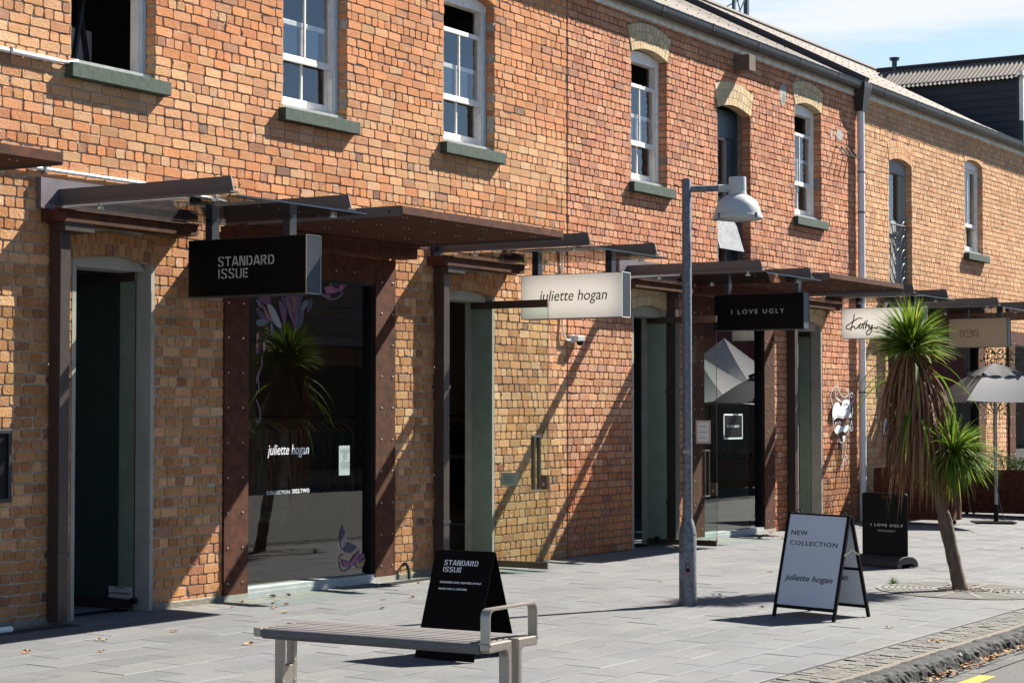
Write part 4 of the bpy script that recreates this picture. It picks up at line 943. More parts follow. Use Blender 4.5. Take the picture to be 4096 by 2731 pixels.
m = MB(); m.lathe([(0,-.045),(.03,-.035),(.04,-.01),(.042,.02),(0,.02)], (21.06,-.075,2.595), 14); m.build('lens', M_BLACK, t, smooth=True)
m = MB(); m.tube([(20.72,-.022,3.72),(20.72,-.022,2.85)], .014, 8); m.tube(smooth2([(20.72,-.022,2.86),(20.72,-.03,2.72),(20.78,-.04,2.62),(20.92,-.04,2.615)],5), .012, 8); t = tag(m.build('cable_conduit', M_PVC), 'thin white vertical conduit running down to the security camera', 'conduit')
m = MB(); m.tube([(8,-.03,4.69),(12.20,-.03,4.685)], .022, 10); m.tube(smooth2([(12.19,-.03,4.685),(12.32,-.04,4.69),(12.44,-.03,4.72),(12.47,.05,4.74)],4), .014, 8)
t = tag(m.build('cable_conduit', M_PVC), 'white conduit ending at the sill of the upper left window', 'conduit')
for x in (11.65, 10.2):
    m = MB(); m.box(x, x+.025, -.055, .0, 4.66, 4.715); m.build('pipe_clip', M_GALV, t)
m = MB(); m.tube([(8,-.03,3.77),(13.3,-.03,3.76),(14.4,-.03,3.70)], .017, 8); t = tag(m.build('cable_conduit', M_PVC), 'long white conduit just above the left glass canopy', 'conduit')
for x in (12.05, 13.44):
    m = MB(); m.box(x, x+.025, -.055, .0, 3.735, 3.79); m.build('pipe_clip', M_GALV, t)
m = MB()
for i in range(5):
    for j in range(4): m.box(13.91+i*.034, 13.935+i*.034, -.012, .0, 3.585+j*.035, 3.61+j*.035)
m.box(13.9, 14.09, -.006, .0, 3.575, 3.73)
tag(m.build('air_brick', mat('green_grey_iron', (.06,.075,.065), .8)), 'small perforated air brick seen through the left glass canopy', 'vent')
t = thing('picture_frame', 'black framed board on the wall at the left edge', 'frame', (11.5,-.03,1.02))
m = MB(); m.box(11.1, 11.69, -.05, -.006, 1.02, 1.61); m.build('board', M_BLACK, t, bevel=.006)
m = MB()
for a in ((11.1,11.69,1.575,1.61),(11.1,11.69,1.02,1.055),(11.655,11.69,1.055,1.575),(11.1,11.135,1.055,1.575)): m.box(a[0], a[1], -.065, -.05, a[2], a[3])
m.build('frame', M_ZINC, t, bevel=.004)
sheet('notice', 'narrow white notice on the pale wall beside the cabbage tree', (31.47,-.004,1.38), (1,0,0), .2, .26, M_PAPER, 5)
# drainage gratings set in the paving along the wall
M_GRATE = mat('dark_grating', (.035,.035,.035), .7)
for x0, x1, lab in ((11.0, 12.25, 'dark strip drain grating at the foot of the wall, left of the closed door'), (16.7, 18.1, 'dark strip drain grating at the foot of the wall below the second brown downpipe')):
    m = MB(); m.box(x0, x1, -.30, -.16, -.004, .0005); n = int((x1-x0)/.03)
    for i in range(n): m.box(x0+i*.03, x0+i*.03+.012, -.295, -.165, .0005, .004)
    tag(m.build('drain_grating', M_GRATE), lab, 'drain')
m = MB(); m.tube([(11.0,-.2,.02),(11.56,-.2,.02)], .028, 10); tag(m.build('pipe_stub', M_PVC), 'short grey pipe lying at the foot of the wall at the left', 'pipe')
m = MB(); m.tube(smooth2([(17.36,-.01,.14),(17.36,-.05,.16),(17.37,-.08,.1),(17.38,-.08,.0)],4), .018, 8); tag(m.build('pipe_bend', M_STONE), 'small bent green pipe coming out of the brick wall near the paving', 'pipe')

# ------------------------------------------------------------------ street lamp
LB = Vector((17.07, -3.48, gz(-3.48))); RH = Vector((cos(YAW), -sin(YAW), 0)); FH = Vector((sin(YAW), cos(YAW), 0))
t = thing('street_lamp', 'galvanised lamp post with a white dome lamp on a short arm', 'street lamp', LB)
m = MB(); m.lathe([(.083,-.05),(.083,.68),(.081,.685),(.076,.72),(.062,.775),(.050,.81),(.047,.83),(.0465,.835),(.0455,1.2),(.045,4.04),(.04,4.05),(0,4.055)], LB, 28); m.build('post', M_GALV, t, smooth=True)
m = MB(); m.lathe([(.0475,.815),(.049,.822),(.0475,.83)], LB, 24); m.lathe([(.0835,.66),(.0855,.668),(.0835,.676)], LB, 24); m.build('weld_ring', M_GALV, t, smooth=True)
dv = (-FH*.93-RH*.36).normalized(); dr = dv.cross(Vector((0,0,1)))
m = MB(); m.obox(LB+dv*.079, dr, dv, EZ, (-.06, .06), (0, .006), (.23, .49)); hd = m.build('hatch', M_GALV, t, bevel=.003)
m = MB(); m.obox(LB+dv*.0855, dr, dv, EZ, (-.045, -.005), (0, .0015), (.30, .40)); st = m.build('warning_sticker', M_BLACK, hd)
m = MB(); m.obox(LB+dv*.0875, dr, dv, EZ, (-.044, -.006), (0, .001), (.302, .318))
m.build('sticker_stripe', mat('red_print', (.5,.08,.05), .6), hd)
m = MB()
for k in range(4): m.obox(LB+dv*.0875, dr, dv, EZ, (-.041, -.012-.004*(k % 2)), (0, .001), (.385-k*.010, .389-k*.010))
m.build('sticker_print', M_LETG, hd)
ar = (RH*.995+FH*.0).normalized()
m = MB(); m.tube([LB+ar*.035+Vector((0,0,3.95)), LB+ar*.41+Vector((0,0,3.962))], .031, 16); m.build('arm', M_GALV, t, smooth=True)
LC = LB+ar*.486
m = MB(); m.tube([LB+ar*.30+Vector((0,0,3.958)), LC+Vector((0,0,3.964))], .035, 16)
m.lathe([(0,4.065),(.080,4.065),(.082,4.055),(.084,3.915),(.088,3.912),(.088,3.900),(.086,3.898)], LC, 32); hs = m.build('lamp_housing', M_LAMPW, t, smooth=True)
m = MB(); m.lathe([(.086,3.898),(.10,3.89),(.14,3.868),(.18,3.83),(.205,3.785),(.219,3.735),(.226,3.70),(.236,3.698),(.240,3.69),(.240,3.668),(.232,3.664),(.222,3.664)], LC, 48); dm_ = m.build('lamp_shade', M_LAMPW, t, smooth=True)
m = MB(); m.lathe([(.223,3.668),(.18,3.655),(.1,3.645),(0,3.642)], LC, 36); m.build('diffuser', mat('lamp_diffuser', (.28,.29,.29), .3), t, smooth=True)
for k in range(3):
    a = -1.3+k*2.1; d = -FH*cos(a*.6)+RH*sin(a); d.normalize(); m = MB(); m.obox(LC+d*.238, d.cross(Vector((0,0,1))), d, EZ, (-.012,.012), (0,.012), (3.662,3.71)); m.build('clip', M_GALV, dm_)
m = MB(); m.obox(LB+dv*.0465, dr, dv, EZ, (-.035,.03), (0,.001), (1.43,1.465)); m.build('sticker_residue', M_CONC, t)

# ------------------------------------------------------------------ bench
gb = gz(-4.6); zt = gb+.455
t = thing('street_bench', 'backless bench of weathered timber slats with a stainless armrest at one end', 'bench', (10.55,-4.6,gb))
bx0, bx1, by0, by1 = 10.235, 10.825, -5.44, -3.75
n = 7; wsl = (bx1-bx0-.075)/n
for i in range(n):
    a = bx0+.062+wsl*i; m = MB(); m.box(a+.009, a+wsl-.009, by0, by1-.022, zt-.035, zt+random.uniform(-.001,.001)); m.build('slat', M_SLAT, t, bevel=.004)
m = MB(); m.tube([(bx0+.03, by0, zt-.035),(bx0+.03, by1-.025, zt-.035)], .036, 14); m.build('slat', M_SLAT, t, smooth=True, label='rounded front slat')
# hoop frames: a cast bar under the slats, two legs with a slot between, rounded corners
def frame(y, w=.055, armrest=False, full=True):
    m = MB(); h = .05
    for sg, xe in ((-1, bx0), (1, bx1)):
        xm = 10.545+sg*.062; P = [(xe, zt+.002),(xe-sg*.004, zt-.06)] if False else None
        q = [(xe, zt-.002), (xm-sg*.022, zt-.002), (xm-sg*.022, gb+.0), (xm+sg*.022, gb+.0), (xm+sg*.022, zt-.10), (xm+sg*.027, zt-.072), (xm+sg*.05, zt-.058), (xe-sg*.02, zt-.062), (xe, zt-.05)]
        m.prism(q if sg > 0 else q[::-1], (0,0,0), (1,0,0), (0,0,1), (0,1,0), y-w/2, y+w/2)
    return m
m = frame(by0-.035, .07); fr1 = m.build('end_frame', M_STEEL, t, bevel=.008)
m = frame(by1+.012, .06); m.build('end_frame', M_STEEL, t, bevel=.006)
m = MB(); yy = by1+.012
m.box(10.463, 10.627, yy-.029, yy+.029, gb, zt-.27); m.build('leg_plate', M_STEEL, t, bevel=.006)
for z in (.21, .08):
    bolt(t, 10.475, yy-.029, gb+z, 'y', .9); bolt(t, 10.60, yy-.029, gb+z, 'y', .9)
m = MB(); r_ = .045; za = zt+.20; P = []
pp = [(bx0+.015, zt-.02), (bx0+.015, za-r_)]+[(bx0+.015+r_-r_*cos(a), za-r_+r_*sin(a)) for a in (radians(30), radians(60))]+[(bx0+.015+r_, za), (bx1-.015-r_, za)]+[(bx1-.015-r_+r_*sin(a), za-r_+r_*cos(a)) for a in (radians(30), radians(60))]+[(bx1-.015, za-r_), (bx1-.015, zt-.02)]
k = len(pp); vs = []; ins = []
cxm, czm = (bx0+bx1)/2, zt+.05
for i, (x, z) in enumerate(pp):
    a, b_ = pp[max(i-1,0)], pp[min(i+1,k-1)]; dx, dz = b_[0]-a[0], b_[1]-a[1]; l = sqrt(dx*dx+dz*dz); nx_, nz_ = dz/l, -dx/l
    for s_, y in ((-.006, by0-.07),(-.006, by0-.005),(.006, by0-.005),(.006, by0-.07)): vs.append((x+nx_*s_, y, z+nz_*s_))
fs = [(4*i+j, 4*i+(j+1) % 4, 4*i+4+(j+1) % 4, 4*i+4+j) for i in range(k-1) for j in range(4)]
m.add(vs, fs); m.build('armrest', M_STEEL, t, smooth=True)

# ------------------------------------------------------------------ folding signs
def aframe_pts(): pass
t = thing('folding_sign', 'black folded steel pavement sign with white stencil lettering, behind the bench', 'pavement sign', (12.68,-3.78,gz(-3.78)))
ya, yb = -3.52, -4.045; top = Vector((12.68,0,.70)); F0 = Vector((12.385,0,-.083)); K0 = Vector((12.99,0,-.085))
def panel(a, b_, th=.004):
    d = (b_-a); n_ = Vector((d.z,0,-d.x)).normalized()*th; m = MB()
    m.add([(p.x, y, p.z) for p in (a, b_, b_+n_, a+n_) for y in (ya, yb)], [(0,2,3,1),(2,4,5,3),(4,6,7,5),(6,0,1,7),(0,6,4,2),(1,3,5,7)]); return m
panel(top, F0).build('front_panel', M_SIGNBLK, t); panel(K0, top+Vector((.006,0,0))).build('back_panel', M_SIGNBLK, t)
m = MB(); m.tube([(12.683,ya,.70),(12.683,yb,.70)], .008, 8); m.build('fold', M_SIGNBLK, t)
nF = Vector(((F0-top).z,0,-(F0-top).x)).normalized(); nF = nF if nF.x < 0 else -nF
vF = (top-F0).normalized()
def FP(a, b_): p = px(*zp(14, a, b_), nF, nF.dot(top+nF*.006)); return p
for body, bl, br, tl, kw in (('DESIGNED AND CRAFTED IN N.Z.',(1690,645),(2066,680),(1692,628),dict(bold=.015,spacing=1.1)),('MADE FOR A LIFETIME.',(1676,704),(1937,728),(1680,688),dict(bold=.015,spacing=1.1))):
    p, q, r_ = FP(*bl), FP(*br), FP(*tl)
    text(body, p, (0,-1,0), vF, p.y-q.y, M_LETW, t, height=(r_-p).dot(vF), **kw)
for body, bl, br, tl in (('STANDARD',(1726,482),(2035,507),(1733,435)),('ISSUE',(1715,543),(1888,555),(1722,498))):
    p, q, r_ = FP(*bl), FP(*br), FP(*tl); stencil(body, p, (0,-1,0), vF, p.y-q.y, (r_-p).dot(vF), M_LETW, t)
# white one
A1, A2 = Vector((16.75,-4.49,0)), Vector((16.66,-5.13,0)); ey = (A2-A1).normalized(); ex = Vector((-ey.y, ey.x, 0)); ex = ex if ex.x > 0 else -ex
A1.z = gz(A1.y); A2.z = gz(A2.y); wd = (A2-A1).length
t = thing('folding_sign', 'white folding pavement sign in a black frame, the tall one nearest the kerb', 'pavement sign', A1)
TH, DX = .925, .30                           # height of the hinge and half spread
ey3 = (A2-A1).normalized()
def leaf(nm, sg):
    base = A1+ex*(0 if sg < 0 else 2*DX+.03); topv = A1+ex*(DX+(-.012 if sg < 0 else .022))+Vector((0,0,TH)); v = (topv-base); l = v.length; v.normalize(); n_ = v.cross(ey3).normalized()
    if n_.dot(ex)*sg < 0: n_ = -n_
    m = MB(); b_ = .028
    m.obox(base, ey3, v, n_, (0, b_), (0, l), (-.012, .012)); m.obox(base, ey3, v, n_, (wd-b_, wd), (0, l), (-.012, .012))
    m.obox(base, ey3, v, n_, (b_, wd-b_), (.085, .085+b_), (-.010, .010)); m.obox(base, ey3, v, n_, (b_, wd-b_), (l-.014, l), (-.010, .010))
    if sg > 0: m.obox(base, ey3, v, n_, (b_, wd-b_), (.45, .475), (-.010, .010))
    f = m.build(nm, M_BLACK, t)
    m = MB(); m.obox(base, ey3, v, n_, (b_-.002, wd-b_+.002), (.085+b_, l-.014), (-.004, .006)); m.build('panel', mat('sign_white', (.56,.59,.64), .45), f)
    return base, v, n_, l, f
ba, va, na, la, f1 = leaf('front_frame', -1); bb, vb_, nb, lb, f2 = leaf('back_frame', 1)
o0 = ba+na*.008; c0 = na.dot(o0)
def WP(a, b_): return px(*zp(16, a, b_), na, c0)
for body, bl, br, tl, kw in (('NEW',(213,203),(362,211),(216,158),dict(spacing=1.1)),('COLLECTION',(200,293),(634,330),(204,252),dict(spacing=1.15)),('juliette hogan',(153,615),(588,655),(165,570),dict(shear=.22))):
    p, q, r_ = WP(*bl), WP(*br), WP(*tl); text(body, p, ey3, va, (q-p).dot(ey3), M_INK, f1, height=(r_-p).dot(va)*(1.25 if 'j' in body else 1), **kw)
ob_ = bb-nb*.006
p = px(*zp(16, 655, 615), -nb, (-nb).dot(ob_)); q = px(*zp(16, 737, 620), -nb, (-nb).dot(ob_))
text('hogan', p-ey3*.12, ey3, vb_, (q-p).dot(ey3)+.12, M_INK, f2, height=.06)
for u in (.07, wd-.12):
    m = MB(); hp = A1+ex*(DX+.005)+Vector((0,0,TH))+ey3*u; m.tube([hp-ey3*.0, hp+ey3*.012+Vector((0,0,.03)), hp+ey3*.05+Vector((0,0,.03)), hp+ey3*.065], .006, 6); m.build('handle', M_BLACK, t)
m = MB(); p1 = ba+va*.60+ey3*wd; p2 = bb+vb_*.60+ey3*wd; pm = (p1+p2)/2+Vector((0,0,.05)); m.bar(p1, pm, .004, .014); m.bar(pm, p2, .004, .014); m.build('hinge_stay', M_CHROME, t)
# black free standing sign with a rubber foot
G0 = Vector((22.53,-3.36,gz(-3.36))); gy = Vector((-.22,-.70,0)).normalized(); gx = Vector((-gy.y, gy.x, 0)); gx = gx if gx.x > 0 else -gx
t = thing('standing_sign', 'black standing sign board in a rounded rubber foot, left of the cabbage tree', 'pavement sign', G0)
m = MB(); hw = .33; c_ = .03; TZ = .865; poly = [(.035+u, v) for u, v in [(-hw,.09),(hw,.09),(hw,TZ-c_),(hw-c_*.3,TZ-c_*.3),(hw-c_,TZ),(-hw+c_,TZ),(-hw+c_*.3,TZ-c_*.3),(-hw,TZ-c_)]]
m.prism(poly, G0, gy, EZ, gx, -.012, .012); pn = m.build('board', mat('sign_blue_black', (.005,.008,.010), .4, spec=.12), t, bevel=.003)
m = MB(); m.prism([(-.015,.81),(.085,.81),(.091,.82),(.085,.83),(-.015,.83),(-.021,.82)], G0-gx*.0125, gy, EZ, gx, 0, .0005); m.build('hand_hole', M_CORTEN, pn)
m = MB(); prof = [(-.20,.0),(-.20,.035),(-.185,.07),(-.15,.10),(-.09,.125),(-.03,.132),(.03,.132),(.09,.125),(.15,.10),(.185,.07),(.20,.035),(.20,.0),(.12,.0),(.10,.04),(-.10,.04),(-.12,.0)]
m.prism(prof, G0, gx, EZ, gy, -.37, .37); m.build('foot', mat('rubber', (.022,.024,.03), .6), t, bevel=.008)
so_ = G0-gx*.014; cs = (-gx).dot(so_)
def SP(n, a, b_): return px(*zp(n, a, b_), -gx, cs)
p, q, r_ = SP(16, 945, 122), SP(16, 1240, 142), SP(16, 947, 98); text('I LOVE UGLY', p, gy, EZ, (q-p).dot(gy), M_LETW, t, height=(r_-p).z, spacing=1.35)
p, q, r_ = SP(16, 1007, 174), SP(16, 1170, 185), SP(16, 1008, 156); text('NEWMARKET', p, gy, EZ, (q-p).dot(gy), M_LETG, t, height=(r_-p).z, spacing=1.1)

# ------------------------------------------------------------------ cabbage tree in its round grate
TB = Vector((20.22, -5.08, gz(-5.08)))
t = thing('cabbage_tree', 'leaning cabbage tree with spiky green heads and a skirt of dead leaves', 'tree', TB)
def tp(r, z, d=0): return TB+Vector((0, -1, 0))*(r/.855)*1.0+Vector((0,0,z+.11))+FH*d
def tpt(z): # axis offset to screen right at height z
    P = [(-.2,.03),(-.11,.005),(.365,-.087),(.893,-.188),(1.4,-.27),(1.9,-.36),(2.3,-.43),(2.45,-.45)]
    for (a, u), (b_, v) in zip(P, P[1:]):
        if z <= b_: return u+(v-u)*(z-a)/(b_-a)
    return P[-1][1]
m = MB(); zs_ = [-.15+.06*i for i in range(45)]
m.tube([tp(tpt(z), z) for z in zs_], [.075-.0095*max(z, 0)+random.uniform(-.006,.006)+(.012 if z < -.05 else 0) for z in zs_], 14); 
for i in range(420):                          # shaggy bark fibres
    z = random.uniform(-.1, 1.3); a = random.uniform(0, 2*pi); c = tp(tpt(z), z); r_ = .062; d = Vector((cos(a), sin(a), 0)); p = c+d*r_
    m.add([p, p+d*.012+Vector((0,0,-.012)), p+Vector((0,0,.03))+d*.0], [(0,1,2)])
m.build('trunk', mat('fibrous_bark', (.07,.045,.03), .95, col2=(.16,.115,.08), vscale=26, bump=1., bscale=70, stretch=(1,1,.45)), t, smooth='all')
def strap(mb, p, d, L, w, droop, col, seg=6, twist=0.):
    """one strap leaf: starts along d and droops under its own weight"""
    d = d.normalized(); side = d.cross(Vector((0,0,1)))
    if side.length < .1: side = Vector((1,0,0))
    side.normalize(); side = (side*cos(twist)+side.cross(d)*sin(twist)).normalized(); vs = []; q = Vector(p); v = Vector(d)
    for i in range(seg+1):
        s_ = i/seg; ww = w*(.55+.9*s_ if s_ < .35 else .87*(1-s_)**.7/(.65**.7))*.5
        fold = side.cross(v).normalized()*ww*.35
        vs += [q-side*ww+fold, q, q+side*ww+fold]
        v = (v+Vector((0,0,-1))*droop*(.35+s_)).normalized(); q = q+v*(L/seg)
    fs = []
    for i in range(seg): b_ = i*3; fs += [(b_, b_+1, b_+4, b_+3), (b_+1, b_+2, b_+5, b_+4)]
    mb.add(vs, fs, col)
def rdir(zlo, zhi):
    a = random.uniform(0, 2*pi); z = random.uniform(zlo, zhi); r_ = sqrt(max(0, 1-z*z)); return Vector((r_*cos(a), r_*sin(a), z))
GR = [(.45,(.095,.175,.02)),(.28,(.15,.23,.026)),(.15,(.055,.11,.018)),(.12,(.26,.27,.045))]
M_LEAF = mat('strap_leaf', (.05,.1,.015), .6, var=.15, vscale=20, attr=True, spec=.12)
def leafy(m):                                # thin leaves let sunlight through
    t = m.node_tree; b = t.nodes['Principled BSDF']; o = [n for n in t.nodes if n.type == 'OUTPUT_MATERIAL'][0]
    tr = t.nodes.new('ShaderNodeBsdfTranslucent'); x = t.nodes.new('ShaderNodeMixShader'); x.inputs[0].default_value = .38
    t.links.new(b.inputs['Base Color'].links[0].from_socket, tr.inputs[0]); t.links.new(b.outputs[0], x.inputs[1]); t.links.new(tr.outputs[0], x.inputs[2]); t.links.new(x.outputs[0], o.inputs[0])
leafy(M_LEAF)
M_DEAD = mat('dead_leaf', (.16,.095,.05), .8, var=.25, vscale=14, attr=True)
mb = MB(); HC = tp(-.44, 2.36)
for i in range(520):
    d = rdir(-.15, 1.0); d = (d+Vector((0,0,.25))).normalized(); L_ = random.uniform(.38,.56) if d.z > .2 else random.uniform(.34,.5); strap(mb, HC+d*.05+Vector((0,0,.1*max(0, d.z))), d, L_, .026, .10+.10*(1-max(d.z, 0)), jit(pick(GR), .2), twist=random.uniform(-.6,.6))
for i in range(20):                           # long hanging green leaves
    d = rdir(-.5, .2); strap(mb, tp(tpt(2.1), random.uniform(1.7,2.35))+d*.08, d, random.uniform(.7,1.0), .042, .33, jit(pick(GR), .2), 8, random.uniform(-.5,.5))
mb.build('leaf_head', M_LEAF, t, smooth='all')
mb = MB(); DB = [(.5,(.20,.092,.040)),(.3,(.15,.062,.028)),(.2,(.27,.145,.07))]
for i in range(540):
    z = random.uniform(1.45, 2.42); d = rdir(-.6, .15); c = tp(tpt(z), z)+Vector((d.x, d.y, 0))*random.uniform(.05,.10)
    strap(mb, c, d*.75+Vector((0,0,-.45)), random.uniform(.55,.98), random.uniform(.018,.036), random.uniform(.42,.75), jit(pick(DB), .2), 8, random.uniform(-.9,.9))
mb.build('dead_leaf_skirt', M_DEAD, t, smooth='all')
mb = MB(); H2 = tp(-.07, 1.31, -.02); ax = (RH*.75+Vector((0,0,.35))).normalized()
for i in range(430):
    d = rdir(-.75, .9); d = (d+ax*.55).normalized(); strap(mb, H2+d*.05, d, random.uniform(.32,.58), .025, .11+.12*(1-abs(d.z)), jit(pick(GR), .2), twist=random.uniform(-.6,.6))
for i in range(50):
    d = rdir(-.9, -.2); strap(mb, H2+d*.05, d, random.uniform(.4,.6), .03, .3, jit(pick(GR), .25), twist=random.uniform(-.6,.6))
mb.build('leaf_head', M_LEAF, t, smooth='all', label='lower side head of green leaves')
m = MB(); m.tube([tp(tpt(1.05), 1.05), tp(-.15, 1.2), H2], [.05,.045,.04], 10); m.build('branch', MATS['fibrous_bark'], t)
# cast iron grate, concrete coloured rings around a round opening
GC = Vector((TB.x+.05, TB.y-.02, 0)); t = thing('tree_grate', 'round slotted grate set in the paving round the cabbage tree', 'tree grate', (GC.x, GC.y, gz(GC.y)))
def ring(mb, r0, r1, z, a0=0, a1=2*pi, n=72, h=.006):
    vs = []
    for i in range(n+1):
        a = a0+(a1-a0)*i/n
        for r_ in (r0, r1):
            x, y = GC.x+r_*cos(a), GC.y+r_*sin(a); vs.append((x, y, gz(y)+z)); vs.append((x, y, gz(y)+z-h))
    fs = []
    for i in range(n):
        b_ = 4*i; fs += [(b_, b_+2, b_+6, b_+4), (b_+2, b_+3, b_+7, b_+6), (b_, b_+4, b_+5, b_+1)]
    mb.add(vs, fs)
m = MB(); ring(m, .30, .88, .0062, h=.02); m.build('plate', mat('grate_recess', (.03,.03,.028), .9), t)
m = MB(); ring(m, .27, .33, .013, h=.03)
for k in range(8): ring(m, .345+k*.062, .345+k*.062+.040, .0095, k*.3, k*.3+2*pi)
ring(m, .85, .90, .0085); 
for k in range(12): a = k*pi/6; ca, sa = cos(a), sin(a); m.add([(GC.x+r_*ca-q*sa, GC.y+r_*sa+q*ca, gz(GC.y+r_*sa+q*ca)+.0123) for r_, q in ((.33,-.022),(.85,-.022),(.85,.022),(.33,.022))], [(0,1,2,3)])
m.build('rings', mat('grate_iron', (.125,.122,.11), .75, var=.15, vscale=30), t)
m = MB(); vs = [(GC.x+.29*cos(2*pi*i/30), GC.y+.29*sin(2*pi*i/30), gz(GC.y+.29*sin(2*pi*i/30))+.004) for i in range(30)]; m.add(vs, [tuple(range(30))]); o = m.build('soil', mat('soil', (.07,.055,.04), .95), t)
m = MB()
for i in range(260):
    a = random.uniform(0, 2*pi); r_ = random.uniform(.09,.29) if i < 200 else random.uniform(.3,.55); x, y = GC.x+r_*cos(a), GC.y+r_*sin(a)
    if i >= 200 and not (-1.9 < a-2*pi < -.2 or a < 1.2): continue
    s_ = random.uniform(.007,.017); z = gz(y)+.008+s_*.4
    vs = [Vector((x, y, z))+Vector((cos(b_)*s_*random.uniform(.7,1.2), sin(b_)*s_*random.uniform(.7,1.2), h_*s_*.7)) for h_ in (-.7,.7) for b_ in (0,1.57,3.14,4.71)]
    m.add(vs, [(0,1,5,4),(1,2,6,5),(2,3,7,6),(3,0,4,7),(4,5,6,7)], jit((.36,.31,.26), .25))
g_ = m.build('gravel', mat('pale_gravel', (.4,.35,.3), .9, attr=True)); g_['kind'] = 'stuff'; g_['label'] = 'pale gravel filling the opening of the grate'
m = MB(); a = px(*zp(16,1150,660),(0,-FALL,1),0)
for i in range(40): d = rdir(.3,1); strap(m, Vector((a.x, a.y, a.z)), d, .09, .012, .2, jit((.06,.14,.015), .2), 3)
tag(m.build('weed', M_LEAF), 'tiny green weed sprouting from the paving beside the tree grate', 'weed')

# ------------------------------------------------------------------ umbrella, planters
UB = Vector((31.57, -1.87, gz(-1.87))); t = thing('parasol', 'grey square market umbrella on a pole at the right edge', 'umbrella', UB)
m = MB(); m.tube([UB+Vector((0,0,.05)), UB+Vector((0,0,2.45))], .028, 14); m.build('pole', mat('grey_pole', (.30,.31,.33), .35, .6), t, smooth=True)
M_FAB = mat('grey_canvas', (.19,.192,.198), .85, var=.08, vscale=30, bump=.15, bscale=18)
ra = radians(9); ux = (RH*cos(ra)+FH*sin(ra)); uy = (FH*cos(ra)-RH*sin(ra)); ze, zt_ = 1.93, 2.50; hh = .80
m = MB(); n = 10
for q in range(4):
    a = [ux, uy, -ux, -uy][q]; b_ = [uy, -ux, -uy, ux][q]
    # panel from corner (a-b) to corner (a+b)
    vs = []
    for i in range(n+1):
        s_ = .16+.84*i/n
        for j in range(n+1):
            u = -1+2*j/n; sag = .05*(1-u*u)*s_; z = zt_-(zt_-ze)*(s_**1.3)-sag*.6+.03*(1-s_)*s_
            vs.append(UB+Vector((0,0,-UB.z))+a*hh*s_*(1-.05*(1-u*u)*s_)+b_*hh*s_*u+Vector((0,0,z)))
    m.add(vs, [(i*(n+1)+j, i*(n+1)+j+1, (i+1)*(n+1)+j+1, (i+1)*(n+1)+j) for i in range(n) for j in range(n)])
cv = m.build('canopy', M_FAB, t, smooth='all')
m = MB()
for q in range(4):
    a = [ux, uy, -ux, -uy][q]; b_ = [uy, -ux, -uy, ux][q]; vs = []
    for i in range(4):
        s_ = .02+.40*i/3
        for j in range(9): u = -1+2*j/8; vs.append(UB+Vector((0,0,-UB.z))+a*hh*s_*1.02+b_*hh*s_*u*1.02+Vector((0,0,zt_+.04-(zt_-ze)*s_**1.3*.98-(.03*(1-u*u)+(.018*cos(u*9) if i == 3 else 0))*s_*3)))
    m.add(vs, [(i*9+j, i*9+j+1, (i+1)*9+j+1, (i+1)*9+j) for i in range(3) for j in range(8)])
m.build('vent_cap', mat('dark_grey_canvas', (.10,.102,.107), .9), t, smooth='all')
for q in range(4):
    c = [ux+uy, uy-ux, -ux-uy, ux-uy][q]; m = MB(); m.tube([UB+Vector((0,0,2.40)), UB+c*hh*.98+Vector((0,0,ze-UB.z-.03))], .010, 6); m.build('rib', M_ZINC, t)
    m = MB(); m.tube([UB+Vector((0,0,1.75)), UB+c*hh*.5+Vector((0,0,(ze+zt_)/2-UB.z-.06))], .008, 6); m.build('strut', M_ZINC, t)
m = MB(); m.obox(UB, RH, FH, EZ, (-.36,.27), (-.25,.25), (.005,.03)); m.tube([UB+Vector((0,0,.03)), UB+Vector((0,0,.30))], .04, 12); m.build('base', M_BLACK, t)
m = MB(); m.tube(smooth2([tuple(UB-RH*.01-FH*.04+Vector((0,0,2.2))), tuple(UB-RH*.05-FH*.05+Vector((0,0,1.4))), tuple(UB+RH*.0-FH*.06+Vector((0,0,.6))), tuple(UB+RH*.1-FH*.1+Vector((0,0,.1))), tuple(UB+RH*.24-FH*.1+Vector((0,0,.04)))], 6), .006, 5); m.build('cord', M_ZINC, t)
def planter(x0, x1, y0, y1, h, label):
    z0 = gz((y0+y1)/2); t = thing('planter', label, 'planter', (x0, (y0+y1)/2, z0), 'rusted steel planters outside the pale brick building')
    m = MB(); e = .012; zb = z0+.06
    m.box(x0, x0+e, y0, y1, zb, z0+h); m.box(x1-e, x1, y0, y1, zb, z0+h); m.box(x0+e, x1-e, y0, y0+e, zb, z0+h); m.box(x0+e, x1-e, y1-e, y1, zb, z0+h); m.box(x0+e, x1-e, y0+e, y1-e, zb, z0+h-.05)
    m.build('box', M_CORTEN, t)
    for xx in (x0+.06, x1-.06):
        for yy in (y0+.1, y1-.1):
            m = MB(); m.tube([(xx-.012, yy, gz(yy)+.03),(xx+.012, yy, gz(yy)+.03)], .03, 10); m.build('castor', M_BLACK, t)
    return t
planter(30.45, 30.85, -1.54, -.22, .87, 'rusted steel planter box behind the cabbage tree')
y0p = px(*zp(12,1760,1200),(1,0,0),33.4).y
planter(33.4, 33.9, -2.75, y0p, .79, 'long dark planter box with a clipped hedge behind the umbrella pole')
